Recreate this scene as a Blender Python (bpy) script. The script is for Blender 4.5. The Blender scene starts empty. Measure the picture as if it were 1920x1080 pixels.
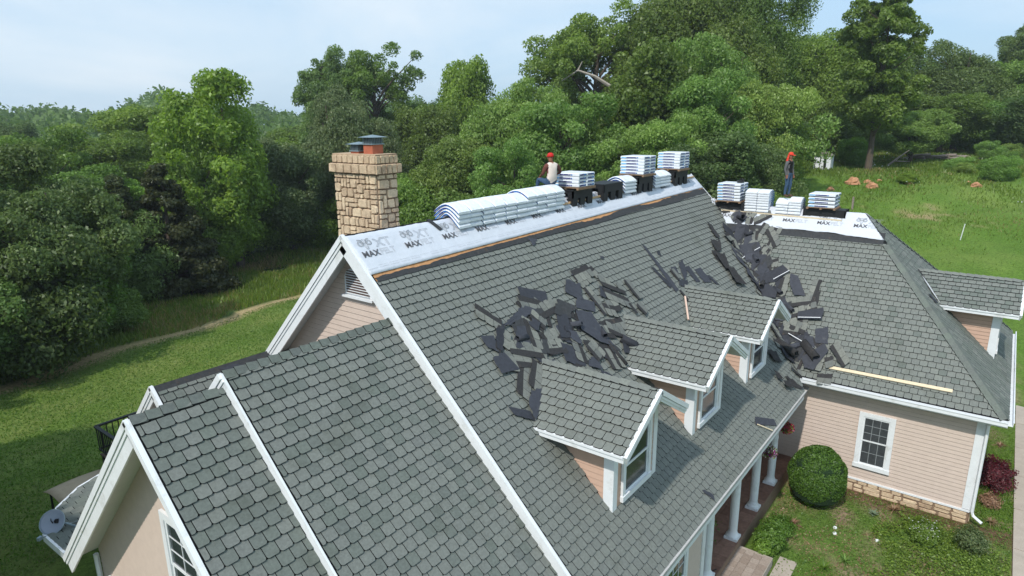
import bpy, math, random
import numpy as np
from mathutils import Vector, Matrix, Euler
random.seed(7); rng = np.random.default_rng(7)
S = bpy.context.scene
COL = S.collection
# ------------------------------------------------------------------ camera, sky, sun, exposure
CAM = Vector((-8.153, -10.560, 2.223))
cr, cu, cf = Vector((0.60736, -0.79438, -0.00894)), Vector((0.20538, 0.14613, 0.96771)), Vector((0.76742, 0.58959, -0.25190))
cam = bpy.data.objects.new('camera', bpy.data.cameras.new('camera'))
COL.objects.link(cam)
cam.matrix_world = Matrix(((cr.x, cu.x, -cf.x, CAM.x), (cr.y, cu.y, -cf.y, CAM.y), (cr.z, cu.z, -cf.z, CAM.z), (0, 0, 0, 1)))
cam.data.sensor_width = 36; cam.data.lens = 36 * 1206.9 / 1920
cam.data.clip_start = 0.1; cam.data.clip_end = 3000
S.camera = cam
SUN_TRAVEL = Vector((1.0, 0.10, -1.15)).normalized()
sun = bpy.data.objects.new('sun', bpy.data.lights.new('sun', 'SUN')); COL.objects.link(sun)
sun.data.energy = 3.0; sun.data.angle = math.radians(1.2); sun.data.color = (1.0, 0.955, 0.88)
sun.rotation_euler = SUN_TRAVEL.to_track_quat('-Z', 'Y').to_euler(); sun.location = (-30, -3, 40)
W = bpy.data.worlds.new('World'); S.world = W; W.use_nodes = True
nt = W.node_tree; nt.nodes.clear()
def N(nt, t, **kw):
    n = nt.nodes.new(t)
    for k, v in kw.items():
        if k == 'inp':
            for i, x in v.items(): n.inputs[i].default_value = x
        else: setattr(n, k, v)
    return n
sky = N(nt, 'ShaderNodeTexSky', sky_type='NISHITA', sun_disc=False)
sky.sun_elevation = math.radians(48.8); sky.sun_rotation = math.radians(math.degrees(math.atan2(-SUN_TRAVEL.x, -SUN_TRAVEL.y)))
sky.dust_density = 2.2; sky.air_density = 1.0; sky.ozone_density = 2.0; sky.altitude = 300
tc = N(nt, 'ShaderNodeTexCoord'); mp = N(nt, 'ShaderNodeMapping'); mp.inputs['Scale'].default_value = (1.0, 1.0, 3.6); mp.inputs['Rotation'].default_value = (0.2, 0.12, 0.5)
no = N(nt, 'ShaderNodeTexNoise', inp={'Scale': 1.7, 'Detail': 7, 'Roughness': 0.52, 'Distortion': 0.5})
rp = N(nt, 'ShaderNodeValToRGB'); rp.color_ramp.elements[0].position = 0.44; rp.color_ramp.elements[1].position = 0.74
rp.color_ramp.elements[0].color = (0.0, 0.0, 0.0, 1); rp.color_ramp.elements[1].color = (0.75, 0.75, 0.75, 1)
mx = N(nt, 'ShaderNodeMixRGB'); mx.inputs['Color2'].default_value = (5.5, 5.95, 6.3, 1)
hz = N(nt, 'ShaderNodeMixRGB'); hz.inputs['Fac'].default_value = 0.80; hz.inputs['Color2'].default_value = (3.15, 4.55, 5.9, 1)
bg = N(nt, 'ShaderNodeBackground'); bg.inputs['Strength'].default_value = 0.15
ow = N(nt, 'ShaderNodeOutputWorld')
L = nt.links.new
L(tc.outputs['Generated'], mp.inputs['Vector']); L(mp.outputs[0], no.inputs['Vector']); L(no.outputs['Fac'], rp.inputs[0])
L(sky.outputs[0], hz.inputs['Color1']); L(hz.outputs[0], mx.inputs['Color1']); L(rp.outputs[0], mx.inputs['Fac']); L(mx.outputs[0], bg.inputs['Color']); L(bg.outputs[0], ow.inputs['Surface'])
S.view_settings.view_transform = 'Standard'; S.view_settings.look = 'None'; S.view_settings.gamma = 1; S.view_settings.use_curve_mapping = False
S.view_settings.exposure = 0.17
S.cycles.max_bounces = 5; S.cycles.diffuse_bounces = 3; S.cycles.transmission_bounces = 3; S.cycles.caustics_reflective = False; S.cycles.caustics_refractive = False

# ------------------------------------------------------------------ materials
def mat(name, col, rough=0.8, var=0.0, scale=3.0, bump=0.0, bscale=60.0, tint=False, col2=None, spec=0.3, metal=0.0, stains=None, stretch=None, objvar=0.0):
    m = bpy.data.materials.new(name); m.use_nodes = True; t = m.node_tree; b = t.nodes['Principled BSDF']; K = t.links.new
    b.inputs['Roughness'].default_value = rough; b.inputs['Specular IOR Level'].default_value = spec; b.inputs['Metallic'].default_value = metal
    b.inputs['Base Color'].default_value = (*col, 1)
    geo = N(t, 'ShaderNodeNewGeometry'); vec = geo.outputs['Position']
    if stretch:
        mp = N(t, 'ShaderNodeMapping'); mp.inputs['Scale'].default_value = stretch; K(vec, mp.inputs['Vector']); vec = mp.outputs[0]
    c = None
    def cur():
        nonlocal c
        if c is None:
            r = N(t, 'ShaderNodeRGB'); r.outputs[0].default_value = (*col, 1); c = r.outputs[0]
        return c
    if tint:
        a = N(t, 'ShaderNodeAttribute', attribute_name='tint'); mxx = N(t, 'ShaderNodeMixRGB')
        mxx.inputs['Color1'].default_value = (*col, 1); mxx.inputs['Color2'].default_value = (*(col2 or col), 1); K(a.outputs['Fac'], mxx.inputs['Fac']); c = mxx.outputs[0]
    elif col2:
        nz = N(t, 'ShaderNodeTexNoise', inp={'Scale': scale, 'Detail': 5, 'Roughness': 0.6}); K(vec, nz.inputs['Vector'])
        rr = N(t, 'ShaderNodeMapRange', inp={1: 0.38, 2: 0.62}); K(nz.outputs['Fac'], rr.inputs[0]); mxx = N(t, 'ShaderNodeMixRGB')
        mxx.inputs['Color1'].default_value = (*col, 1); mxx.inputs['Color2'].default_value = (*col2, 1); K(rr.outputs[0], mxx.inputs['Fac']); c = mxx.outputs[0]
    if stains:
        scol, ssc, lo, hi = stains
        nz = N(t, 'ShaderNodeTexNoise', inp={'Scale': ssc, 'Detail': 6, 'Roughness': 0.65}); K(geo.outputs['Position'], nz.inputs['Vector'])
        rr = N(t, 'ShaderNodeMapRange', inp={1: lo, 2: hi}); K(nz.outputs['Fac'], rr.inputs[0]); mxx = N(t, 'ShaderNodeMixRGB')
        K(cur(), mxx.inputs['Color1']); mxx.inputs['Color2'].default_value = (*scol, 1); K(rr.outputs[0], mxx.inputs['Fac']); c = mxx.outputs[0]
    if var:
        nz = N(t, 'ShaderNodeTexNoise', inp={'Scale': scale * 2.3, 'Detail': 6, 'Roughness': 0.65}); K(vec, nz.inputs['Vector'])
        rr = N(t, 'ShaderNodeMapRange', inp={1: 0.25, 2: 0.75, 3: 1 - var, 4: 1 + var}); K(nz.outputs['Fac'], rr.inputs[0]); h = N(t, 'ShaderNodeHueSaturation')
        K(rr.outputs[0], h.inputs['Value']); K(cur(), h.inputs['Color']); c = h.outputs[0]
    if objvar:
        oi = N(t, 'ShaderNodeObjectInfo'); rr = N(t, 'ShaderNodeMapRange', inp={3: 1 - objvar, 4: 1 + objvar}); K(oi.outputs['Random'], rr.inputs[0])
        h = N(t, 'ShaderNodeHueSaturation'); K(rr.outputs[0], h.inputs['Value']); K(cur(), h.inputs['Color']); c = h.outputs[0]
    if c is not None: K(c, b.inputs['Base Color'])
    if bump:
        nz = N(t, 'ShaderNodeTexNoise', inp={'Scale': bscale, 'Detail': 4}); K(vec, nz.inputs['Vector'])
        bp = N(t, 'ShaderNodeBump', inp={'Strength': bump, 'Distance': 0.02}); K(nz.outputs['Fac'], bp.inputs['Height']); K(bp.outputs[0], b.inputs['Normal'])
    return m
M_TAB = mat('asphalt_shingle', (0.178, 0.190, 0.176), 0.9, 0.20, 9.0, 0.5, 260, tint=True, col2=(0.214, 0.228, 0.204), stains=((0.12, 0.13, 0.105), 0.9, 0.54, 0.88), spec=0.15)
M_TABG = mat('asphalt_shingle_green', (0.150, 0.164, 0.152), 0.9, 0.20, 9.0, 0.5, 260, tint=True, col2=(0.168, 0.192, 0.166), stains=((0.09, 0.10, 0.08), 0.9, 0.52, 0.85), spec=0.15)
M_TABL = mat('loose_shingle_tab', (0.150, 0.158, 0.148), 0.9, 0.25, 9.0, 0.5, 260, tint=True, col2=(0.235, 0.240, 0.21), stains=((0.12, 0.12, 0.10), 3, 0.6, 0.8), spec=0.15)
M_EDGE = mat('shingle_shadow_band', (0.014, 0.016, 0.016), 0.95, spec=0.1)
M_DECK = mat('asphalt_underlay', (0.018, 0.020, 0.021), 0.95, 0.2, 4, spec=0.1)
M_BLACK = mat('stripped_asphalt', (0.050, 0.052, 0.055), 0.9, 0.3, 5, 0.5, 90, stains=((0.13, 0.085, 0.05), 5.0, 0.60, 0.85), spec=0.2)
M_TRIM = mat('white_trim', (0.76, 0.78, 0.80), 0.5, 0.06, 2, stains=((0.52, 0.52, 0.49), 2.6, 0.56, 0.80))
M_SOFFIT = mat('soffit_panel', (0.62, 0.62, 0.62), 0.6, 0.05, 2)
M_SIDE = mat('pink_beige_siding', (0.595, 0.485, 0.418), 0.75, 0.06, 2.5, 0.15, 40)
M_SIDED = mat('salmon_siding', (0.560, 0.375, 0.285), 0.75, 0.06, 2.5, 0.15, 40)
M_JOINT = mat('siding_shadow_gap', (0.13, 0.08, 0.065), 0.9)  # dark colour between siding boards stands in for the shadow under each lip
M_MUNTIN = mat('grey_muntin', (.26, .28, .29), .5)
M_GLASS = mat('window_glass', (0.035, 0.045, 0.050), 0.08, 0.3, 1.5, spec=0.9)
M_SCREEN = mat('window_screen', (0.050, 0.055, 0.060), 0.5, 0.3, 2.0, spec=0.4)
M_STONE = mat('field_stone', (0.50, 0.37, 0.25), 0.9, 0.22, 6, 0.6, 30, tint=True, col2=(0.70, 0.55, 0.38), stains=((0.30, 0.19, 0.13), 2.2, 0.5, 0.8), spec=0.15)
M_MORTAR = mat('mortar', (0.24, 0.165, 0.115), 0.95, 0.2, 8, 0.4, 60)
M_CLAY = mat('clay_flue', (0.42, 0.125, 0.07), 0.8, 0.15, 4)
M_GALV = mat('galvanised_metal', (0.24, 0.31, 0.34), 0.45, 0.15, 6, metal=0.4)
M_MESHM = mat('cap_mesh', (0.09, 0.10, 0.11), 0.6)
M_FELT = mat('white_roofing_felt', (0.60, 0.63, 0.69), 0.55, 0.05, 3, 0.5, 9, stains=((0.48, 0.50, 0.54), 2.5, 0.66, 0.9))
M_PRINT = mat('grey_print', (0.10, 0.10, 0.11), 0.7)
M_PRINTL = mat('light_grey_print', (0.26, 0.27, 0.29), 0.7)
M_WOOD = mat('bare_sheathing', (0.52, 0.27, 0.12), 0.85, 0.25, 7)
M_LUMBER = mat('sawn_lumber', (0.58, 0.38, 0.21), 0.8, 0.15, 5)
M_LUMBW = mat('pale_lumber', (0.72, 0.60, 0.42), 0.8, 0.12, 5)
M_PALLET = mat('pallet_wood', (0.28, 0.18, 0.11), 0.85, 0.25, 8)
M_WRAP = mat('white_bundle_wrap', (0.76, 0.79, 0.83), 0.32, 0.08, 6, 1.0, 9, stains=((0.55, 0.60, 0.68), 5, 0.58, 0.72))
M_BLUE = mat('blue_wrap_print', (0.05, 0.20, 0.50), 0.4, 0.5, 14, stains=((0.05, 0.05, 0.22), 9, 0.45, 0.55))
M_LBLUE = mat('light_blue_wrap_print', (0.22, 0.50, 0.78), 0.4, 0.25, 9)
M_NAVY = mat('navy_wrap_print', (0.035, 0.04, 0.17), 0.4, 0.0, 9, stains=((0.45, 0.50, 0.62), 26, 0.56, 0.62))
M_PLASTIC = mat('black_plastic', (0.018, 0.019, 0.021), 0.55, 0.2, 3)
M_SCRAP = mat('felt_scrap_navy_grey', (0.046, 0.049, 0.060), 0.8, 0.22, 5, 0.4, 30, stains=((0.11, 0.11, 0.11), 4, 0.62, 0.85), spec=0.25, objvar=0.3)
M_SDARK = mat('shingle_nail_band', (0.042, 0.041, 0.042), 0.9, 0.35, 12, 0.5, 100, stains=((0.12, 0.09, 0.07), 7, 0.6, 0.8), spec=0.2)
M_DRIP = mat('white_metal_strip', (0.75, 0.76, 0.78), 0.4)
M_PIPE = mat('pale_copper_pipe', (0.70, 0.50, 0.40), 0.4)
M_TILE = mat('porch_tile', (0.185, 0.098, 0.070), 0.7, 0.3, 3.5, tint=True, col2=(0.26, 0.15, 0.11))
M_PAVER = mat('paver', (0.25, 0.19, 0.15), 0.9, 0.2, 8, 0.3, 60, tint=True, col2=(0.38, 0.31, 0.26))
M_CONC = mat('pale_concrete', (0.42, 0.36, 0.30), 0.9, 0.12, 1.2, 0.2, 40)
M_DISH = mat('grey_dish', (0.24, 0.27, 0.33), 0.45, 0.05, 2)
M_CANV = mat('tan_canvas', (0.46, 0.36, 0.25), 0.85, 0.1, 3)
M_DARKMETAL = mat('dark_metal', (0.02, 0.02, 0.022), 0.5)
M_DECKW = mat('brown_deck_board', (0.12, 0.085, 0.07), 0.85, 0.2, 5)
M_GREYW = mat('weathered_log', (0.26, 0.22, 0.19), 0.9, 0.3, 6)
M_BARK = mat('bark', (0.105, 0.083, 0.062), 0.95, 0.35, 2.5, 0.7, 12, stretch=(1, 1, 0.25))
M_BARKP = mat('pale_bark', (0.36, 0.32, 0.27), 0.9, 0.25, 3)
M_ROCK = mat('orange_rock', (0.46, 0.24, 0.13), 0.95, 0.3, 1.5, 0.6, 6)
M_DENIM = mat('blue_denim', (0.045, 0.085, 0.15), 0.85, 0.2, 9)
M_SKIN = mat('brown_skin', (0.26, 0.115, 0.07), 0.6)
M_RED = mat('red_cloth', (0.55, 0.02, 0.015), 0.7)
M_ORANGE = mat('orange_red_cloth', (0.68, 0.055, 0.025), 0.7)
M_CREAM = mat('cream_cloth', (0.70, 0.60, 0.54), 0.8, 0.08, 6)
M_MAROON = mat('maroon_brown_cloth', (0.15, 0.052, 0.04), 0.8)
M_VEST = mat('black_cloth', (0.007, 0.007, 0.008), 0.8)
M_GREYC = mat('grey_cloth', (0.11, 0.11, 0.112), 0.8)
M_BOOT = mat('brown_boot', (0.09, 0.05, 0.03), 0.7)
M_POT = mat('dark_planter', (0.06, 0.065, 0.06), 0.7)
M_BRICK = mat('red_brown_timber', (0.35, 0.11, 0.07), 0.8, 0.2, 5)

def leafmat(name, c1, c2, trans=0.44, objvar=0.22):
    m = bpy.data.materials.new(name); m.use_nodes = True; t = m.node_tree; t.nodes.clear(); K = t.links.new
    a = N(t, 'ShaderNodeAttribute', attribute_name='tint'); mxx = N(t, 'ShaderNodeMixRGB'); mxx.inputs['Color1'].default_value = (*c1, 1); mxx.inputs['Color2'].default_value = (*c2, 1)
    K(a.outputs['Fac'], mxx.inputs['Fac'])
    oi = N(t, 'ShaderNodeObjectInfo'); rr = N(t, 'ShaderNodeMapRange', inp={3: 1 - objvar, 4: 1 + objvar}); K(oi.outputs['Random'], rr.inputs[0])
    mu = N(t, 'ShaderNodeMath', operation='MULTIPLY', inp={1: 7.31}); fr = N(t, 'ShaderNodeMath', operation='FRACT'); K(oi.outputs['Random'], mu.inputs[0]); K(mu.outputs[0], fr.inputs[0])
    r2 = N(t, 'ShaderNodeMapRange', inp={3: 0.470, 4: 0.500}); K(fr.outputs[0], r2.inputs[0])
    h = N(t, 'ShaderNodeHueSaturation'); K(rr.outputs[0], h.inputs['Value']); K(r2.outputs[0], h.inputs['Hue']); K(mxx.outputs[0], h.inputs['Color'])
    d = N(t, 'ShaderNodeBsdfDiffuse'); tr = N(t, 'ShaderNodeBsdfTranslucent'); g = N(t, 'ShaderNodeBsdfGlossy'); g.inputs['Roughness'].default_value = 0.45; g.inputs['Color'].default_value = (0.5, 0.55, 0.5, 1)
    K(h.outputs[0], d.inputs['Color']); h2 = N(t, 'ShaderNodeHueSaturation', inp={'Saturation': 1.1, 'Value': 1.3}); K(h.outputs[0], h2.inputs['Color']); K(h2.outputs[0], tr.inputs['Color'])
    ms = N(t, 'ShaderNodeMixShader'); ms.inputs[0].default_value = trans; K(d.outputs[0], ms.inputs[1]); K(tr.outputs[0], ms.inputs[2])
    m2 = N(t, 'ShaderNodeMixShader'); m2.inputs[0].default_value = 0.045; K(ms.outputs[0], m2.inputs[1]); K(g.outputs[0], m2.inputs[2])
    o = N(t, 'ShaderNodeOutputMaterial'); K(m2.outputs[0], o.inputs['Surface'])
    return m
LF = {
 'dark': leafmat('leaf_dark', (0.062, 0.108, 0.032), (0.160, 0.240, 0.074)),
 'dark2': leafmat('leaf_dark_blue', (0.068, 0.126, 0.034), (0.175, 0.285, 0.078)),
 'mid': leafmat('leaf_mid', (0.080, 0.155, 0.030), (0.210, 0.355, 0.070)),
 'bright': leafmat('leaf_bright', (0.080, 0.165, 0.024), (0.210, 0.365, 0.054)),
 'light': leafmat('leaf_light', (0.105, 0.205, 0.042), (0.270, 0.430, 0.105)),
 'olive': leafmat('leaf_olive', (0.065, 0.115, 0.036), (0.230, 0.280, 0.120)),
 'cedar': leafmat('leaf_cedar', (0.034, 0.054, 0.018), (0.110, 0.130, 0.042)),
 'grass': leafmat('leaf_grass', (0.075, 0.165, 0.022), (0.190, 0.320, 0.055), objvar=0),
 'straw': leafmat('leaf_straw', (0.20, 0.21, 0.06), (0.40, 0.34, 0.13), objvar=0),
 'ball': leafmat('leaf_boxwood', (0.030, 0.100, 0.016), (0.110, 0.270, 0.038), objvar=0),
 'redbush': leafmat('leaf_barberry', (0.070, 0.018, 0.016), (0.20, 0.045, 0.035), objvar=0),
 'dry': leafmat('leaf_dry', (0.24, 0.15, 0.08), (0.50, 0.36, 0.21), objvar=0),
 'red': leafmat('petal_red', (0.30, 0.01, 0.02), (0.45, 0.02, 0.03), objvar=0),
 'purple': leafmat('petal_purple', (0.20, 0.01, 0.10), (0.35, 0.02, 0.20), objvar=0),
 'white': leafmat('petal_white', (0.70, 0.72, 0.66), (0.85, 0.86, 0.82), objvar=0),
}

# ------------------------------------------------------------------ mesh helpers
WL = {}
def _link(o, parent=None):
    COL.objects.link(o)
    if parent is not None: o.parent = parent
def mk_mesh(name, V, F, mats, fm=None, tint=None, smooth=False):
    me = bpy.data.meshes.new(name)
    if isinstance(F, np.ndarray):
        V = np.asarray(V, np.float32); n, k = F.shape
        me.vertices.add(len(V)); me.vertices.foreach_set('co', V.ravel())
        me.loops.add(n * k); me.loops.foreach_set('vertex_index', F.astype(np.int32).ravel())
        me.polygons.add(n); me.polygons.foreach_set('loop_start', np.arange(0, n * k, k, dtype=np.int32))
        me.update(calc_edges=True)
    else:
        me.from_pydata([tuple(v) for v in V], [], F)
    for m in (mats if isinstance(mats, (list, tuple)) else [mats]): me.materials.append(m)
    if fm is not None: me.polygons.foreach_set('material_index', np.asarray(fm, np.int32))
    if tint is not None:
        a = me.attributes.new('tint', 'FLOAT', 'POINT'); a.data.foreach_set('value', np.asarray(tint, np.float32))
    if smooth: me.polygons.foreach_set('use_smooth', np.ones(len(me.polygons), bool))
    me.update()
    return me
def obj(name, V, F, mats, parent=None, fm=None, tint=None, smooth=False, keep=False):
    """world-coordinate geometry -> an object whose origin sits at its base"""
    V = np.asarray(V, float)
    c = np.zeros(3) if keep else np.array([(V[:, 0].min() + V[:, 0].max()) / 2, (V[:, 1].min() + V[:, 1].max()) / 2, V[:, 2].min()])
    me = mk_mesh(name, V - c, F, mats, fm, tint, smooth)
    o = bpy.data.objects.new(name, me); _link(o, parent)
    pw = WL.get(parent, Vector((0, 0, 0))) if parent is not None else Vector((0, 0, 0))
    o.location = Vector(c) - pw; WL[o] = Vector(c)
    return o
def empty(name, loc, parent=None):
    o = bpy.data.objects.new(name, None); _link(o, parent); loc = Vector(loc)
    pw = WL.get(parent, Vector((0, 0, 0))) if parent is not None else Vector((0, 0, 0))
    o.location = loc - pw; o.empty_display_size = 0.3; WL[o] = loc
    return o
def tag(o, label=None, cat=None, group=None, kind=None):
    for k, v in (('label', label), ('category', cat), ('group', group), ('kind', kind)):
        if v: o[k] = v
    return o
def dup_tree(o, loc=None, rotz=None, parent=None, scale=None):
    c = o.copy(); COL.objects.link(c); c.parent = parent
    if loc is not None: c.location = loc
    if rotz is not None: c.rotation_euler = (0, 0, rotz)
    if scale is not None: c.scale = scale
    for ch in o.children: dup_tree(ch, parent=c)
    return c
class MB:
    def __init__(s): s.V = []; s.F = []; s.M = []; s.T = []
    def add(s, V, F, m=0, t=0.0):
        b = len(s.V); s.V += [tuple(v) for v in V]; s.F += [tuple(i + b for i in f) for f in F]; s.M += [m] * len(F); s.T += [t] * len(V); return s
    def box(s, c, d, rz=0.0, m=0, t=0.0, R=None):
        c = Vector(c); hx, hy, hz = d[0] / 2, d[1] / 2, d[2] / 2
        R = R or Matrix.Rotation(rz, 3, 'Z')
        vs = [c + R @ Vector((x, y, z)) for x in (-hx, hx) for y in (-hy, hy) for z in (-hz, hz)]
        return s.add(vs, [(0, 1, 3, 2), (4, 6, 7, 5), (0, 4, 5, 1), (2, 3, 7, 6), (0, 2, 6, 4), (1, 5, 7, 3)], m, t)
    def beam(s, a, b, up, w, h, m=0, t=0.0):
        """box from a to b, cross-section w (sideways) x h (along up), centred"""
        a = Vector(a); b = Vector(b); d = (b - a); up = Vector(up).normalized(); sd = d.cross(up).normalized() * (w / 2); u = up * (h / 2)
        vs = [a - sd - u, a + sd - u, a + sd + u, a - sd + u, b - sd - u, b + sd - u, b + sd + u, b - sd + u]
        return s.add(vs, [(0, 1, 2, 3), (7, 6, 5, 4), (0, 4, 5, 1), (1, 5, 6, 2), (2, 6, 7, 3), (3, 7, 4, 0)], m, t)
    def tube(s, pts, rad, n=8, m=0, t=0.0, cap=True):
        pts = [Vector(p) for p in pts]; rad = rad if isinstance(rad, (list, tuple)) else [rad] * len(pts)
        b = len(s.V); rings = []
        for i, p in enumerate(pts):
            d = (pts[min(i + 1, len(pts) - 1)] - pts[max(i - 1, 0)]).normalized()
            a = Vector((0, 0, 1)) if abs(d.z) < 0.9 else Vector((1, 0, 0)); x = d.cross(a).normalized(); y = d.cross(x)
            rings.append([p + (x * math.cos(2 * math.pi * k / n) + y * math.sin(2 * math.pi * k / n)) * rad[i] for k in range(n)])
        V = [v for r in rings for v in r]; F = []
        for i in range(len(pts) - 1):
            for k in range(n): F.append((i * n + k, i * n + (k + 1) % n, (i + 1) * n + (k + 1) % n, (i + 1) * n + k))
        if cap: F += [tuple(range(n))[::-1], tuple(range((len(pts) - 1) * n, len(pts) * n))]
        return s.add(V, F, m, t)
    def prism(s, poly, d, m=0, t=0.0, side=None):
        """poly: 3D points, extruded by vector d (poly is the outer face)"""
        n = len(poly); poly = [Vector(p) for p in poly]; d = Vector(d)
        s.add(poly, [tuple(range(n))], m, t)
        V = poly + [p + d for p in poly]
        s.add(V, [(i, i + n, (i + 1) % n + n, (i + 1) % n) for i in range(n)] + [tuple(range(2 * n - 1, n - 1, -1))], m if side is None else side, t)
        return s
    def lathe(s, c, prof, n=20, m=0, t=0.0):
        V = []; F = []; c = Vector(c)
        for r, z in prof:
            for k in range(n): V.append(c + Vector((r * math.cos(2 * math.pi * k / n), r * math.sin(2 * math.pi * k / n), z)))
        for i in range(len(prof) - 1):
            for k in range(n): F.append((i * n + k, i * n + (k + 1) % n, (i + 1) * n + (k + 1) % n, (i + 1) * n + k))
        F += [tuple(range(n))[::-1], tuple(range((len(prof) - 1) * n, len(prof) * n))]
        return s.add(V, F, m, t)
    def build(s, name, mats, parent=None, smooth=False, tint=False, keep=False):
        return obj(name, s.V, s.F, mats, parent, s.M, s.T if tint else None, smooth, keep)
def quads(Q, name, mats, parent=None, tint=None, fm=None, keep=False):
    """Q: (n,4,3)"""
    n = len(Q); return obj(name, Q.reshape(-1, 3), np.arange(n * 4).reshape(n, 4), mats, parent, fm, None if tint is None else np.repeat(tint, 4), False, keep)
def clip_half(P, a, b, c):
    """keep a*u+b*v<=c"""
    out = []
    for i in range(len(P)):
        p, q = P[i], P[(i + 1) % len(P)]; dp = a * p[0] + b * p[1] - c; dq = a * q[0] + b * q[1] - c
        if dp <= 0: out.append(p)
        if (dp < 0 < dq) or (dq < 0 < dp):
            t = dp / (dp - dq); out.append((p[0] + (q[0] - p[0]) * t, p[1] + (q[1] - p[1]) * t))
    return out
def clip_poly(P, C):
    """clip P by convex polygon C (any winding)"""
    ar = sum(C[i][0] * C[(i + 1) % len(C)][1] - C[(i + 1) % len(C)][0] * C[i][1] for i in range(len(C)))
    if ar < 0: C = C[::-1]
    for i in range(len(C)):
        p, q = C[i], C[(i + 1) % len(C)]; a, b = (q[1] - p[1]), -(q[0] - p[0]); P = clip_half(P, a, b, a * p[0] + b * p[1])
        if len(P) < 3: return []
    return P
def area2(P): return abs(sum(P[i][0] * P[(i + 1) % len(P)][1] - P[(i + 1) % len(P)][0] * P[i][1] for i in range(len(P)))) / 2
def project(v):
    d = Vector(v) - CAM; z = d.dot(cf)
    return 960 + 1206.9 * d.dot(cr) / z, 540 - 1206.9 * d.dot(cu) / z, z
# ------------------------------------------------------------------ terrain
def ss(a, b, t):
    t = np.clip((t - a) / (b - a), 0, 1); return t * t * (3 - 2 * t)
def ground(x, y):
    x = np.asarray(x, float); y = np.asarray(y, float)
    k = 1 - ss(8, 40, y)
    h = -9.6 + k * (np.clip(x - 24, 0, 43) * .150 + np.clip(x - 67, 0, 60) * .02)
    d = np.hypot(x + 8, y + 10.5)
    h = h + (1 - k) * ss(110, 330, d) * 9 + k * ss(150, 400, d) * 5
    h = h + (1 - k) * ss(170, 300, d) * (3.5 * np.sin(np.arctan2(y + 10.5, x + 8) * 23 + 1.0) + 2.0 * np.sin(np.arctan2(y + 10.5, x + 8) * 51)) 
    h = h + ss(20, 45, d) * (0.22 * np.sin(x * .21 + 1.3) * np.cos(y * .17) + .12 * np.sin(x * .6 + y * .43))
    return h
def gz(x, y): return float(ground(x, y))
PATH = [(-14.0, 22.6), (-6.0, 24.4), (-0.6, 25.4), (2.2, 25.8), (5.5, 26.3), (9.8, 26.8), (14.7, 27.5), (20.0, 28.5), (30.0, 31.0), (44.0, 34.0), (60.0, 36.0)]
def path_y(x): return np.interp(x, [p[0] for p in PATH], [p[1] for p in PATH])
def fbm(x, y, s, seed=0):
    r = np.zeros_like(x, float); g = np.random.default_rng(seed)
    for o in range(5):
        a, b, c, d = g.uniform(0, 6.28, 4); f = s * 1.9 ** o
        r += (np.sin(x * f + a + 1.7 * np.sin(y * f * .7 + b)) * np.cos(y * f * 1.1 + c + 1.3 * np.sin(x * f * .8 + d))) / 1.6 ** o
    return r / 2.2
def sgrid(c, near, far, step, n):
    a = np.arange(-near, near + 1e-6, step); b = near + (far - near) * (np.arange(1, n + 1) / n) ** 2.4
    return np.concatenate([c - b[::-1], c + a, c + b])
gx = sgrid(22, 46, 900, .5, 46); gy = sgrid(8, 34, 900, .5, 46)
X, Y = np.meshgrid(gx, gy, indexing='ij'); Z = ground(X, Y)
nx, ny = X.shape
Vg = np.stack([X, Y, Z], -1).reshape(-1, 3); I = np.arange(nx * ny).reshape(nx, ny)
Fg = np.stack([I[:-1, :-1], I[1:, :-1], I[1:, 1:], I[:-1, 1:]], -1).reshape(-1, 4)
# colour of the soil and turf
def lerp(a, b, t): return a + (np.array(b) - a) * t[..., None]
n1 = fbm(X, Y, .35, 1); n2 = fbm(X, Y, 1.1, 2); n3 = fbm(X, Y, .12, 3); n4 = fbm(X, Y, 2.9, 4)
C_ = np.zeros(X.shape + (3,)); C_[:] = (0.100, 0.155, 0.030)
C_ = lerp(C_, (0.150, 0.180, 0.048), ss(-.1, .9, n2)); C_ = lerp(C_, (0.075, 0.130, 0.022), ss(0, .9, n1))
stripe = .5 + .5 * np.sin((Y - .33 * X) * 1.9 + .5 * n1)
C_ = lerp(C_, (0.165, 0.195, 0.058), .35 * stripe)
dp = Y - path_y(X) + .35 * n2
left = Y > 14
C_ = np.where((left & (np.abs(dp) < 3))[..., None], lerp(C_, (0.34, 0.26, 0.14), (1 - ss(.35, .95, np.abs(dp))) * .95 * ss(-.9, .3, n1 + .6)), C_)
tall = left & (dp > .5)
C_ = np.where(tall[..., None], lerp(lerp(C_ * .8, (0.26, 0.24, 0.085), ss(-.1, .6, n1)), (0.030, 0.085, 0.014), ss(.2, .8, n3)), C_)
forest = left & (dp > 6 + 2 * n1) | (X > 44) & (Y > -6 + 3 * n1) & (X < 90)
C_ = np.where(forest[..., None], np.array((0.030, 0.045, 0.016)), C_)  # forest floor set to one dark tone as fill between tree bases
mead = (X > 24) & (Y < 12)
C_ = np.where(mead[..., None], lerp(lerp(np.broadcast_to(np.array((0.100, 0.180, 0.028)), C_.shape), (0.165, 0.230, 0.050), ss(-.3, .8, n1)), (0.30, 0.25, 0.12), ss(.6, .9, n3 + .45 * n2 + .15) * ss(30, 40, X)), C_)
gard = (X > 5) & (X < 30) & (Y < -4) & (Y > -12.2)
C_ = np.where(gard[..., None], lerp(lerp(np.broadcast_to(np.array((0.115, 0.190, 0.036)), C_.shape), (0.29, 0.21, 0.14), ss(-.05, .45, n4 + .5 * n1)), (0.13, 0.060, 0.045), ss(12.4, 13.2, X) * (1 - ss(13.6, 13.8, X)) * .8 + .0 * X), C_)
C_ = C_ * (1 + .10 * n4[..., None]) * np.where(left & ~forest, 1.22, 1.08)[..., None]
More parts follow.
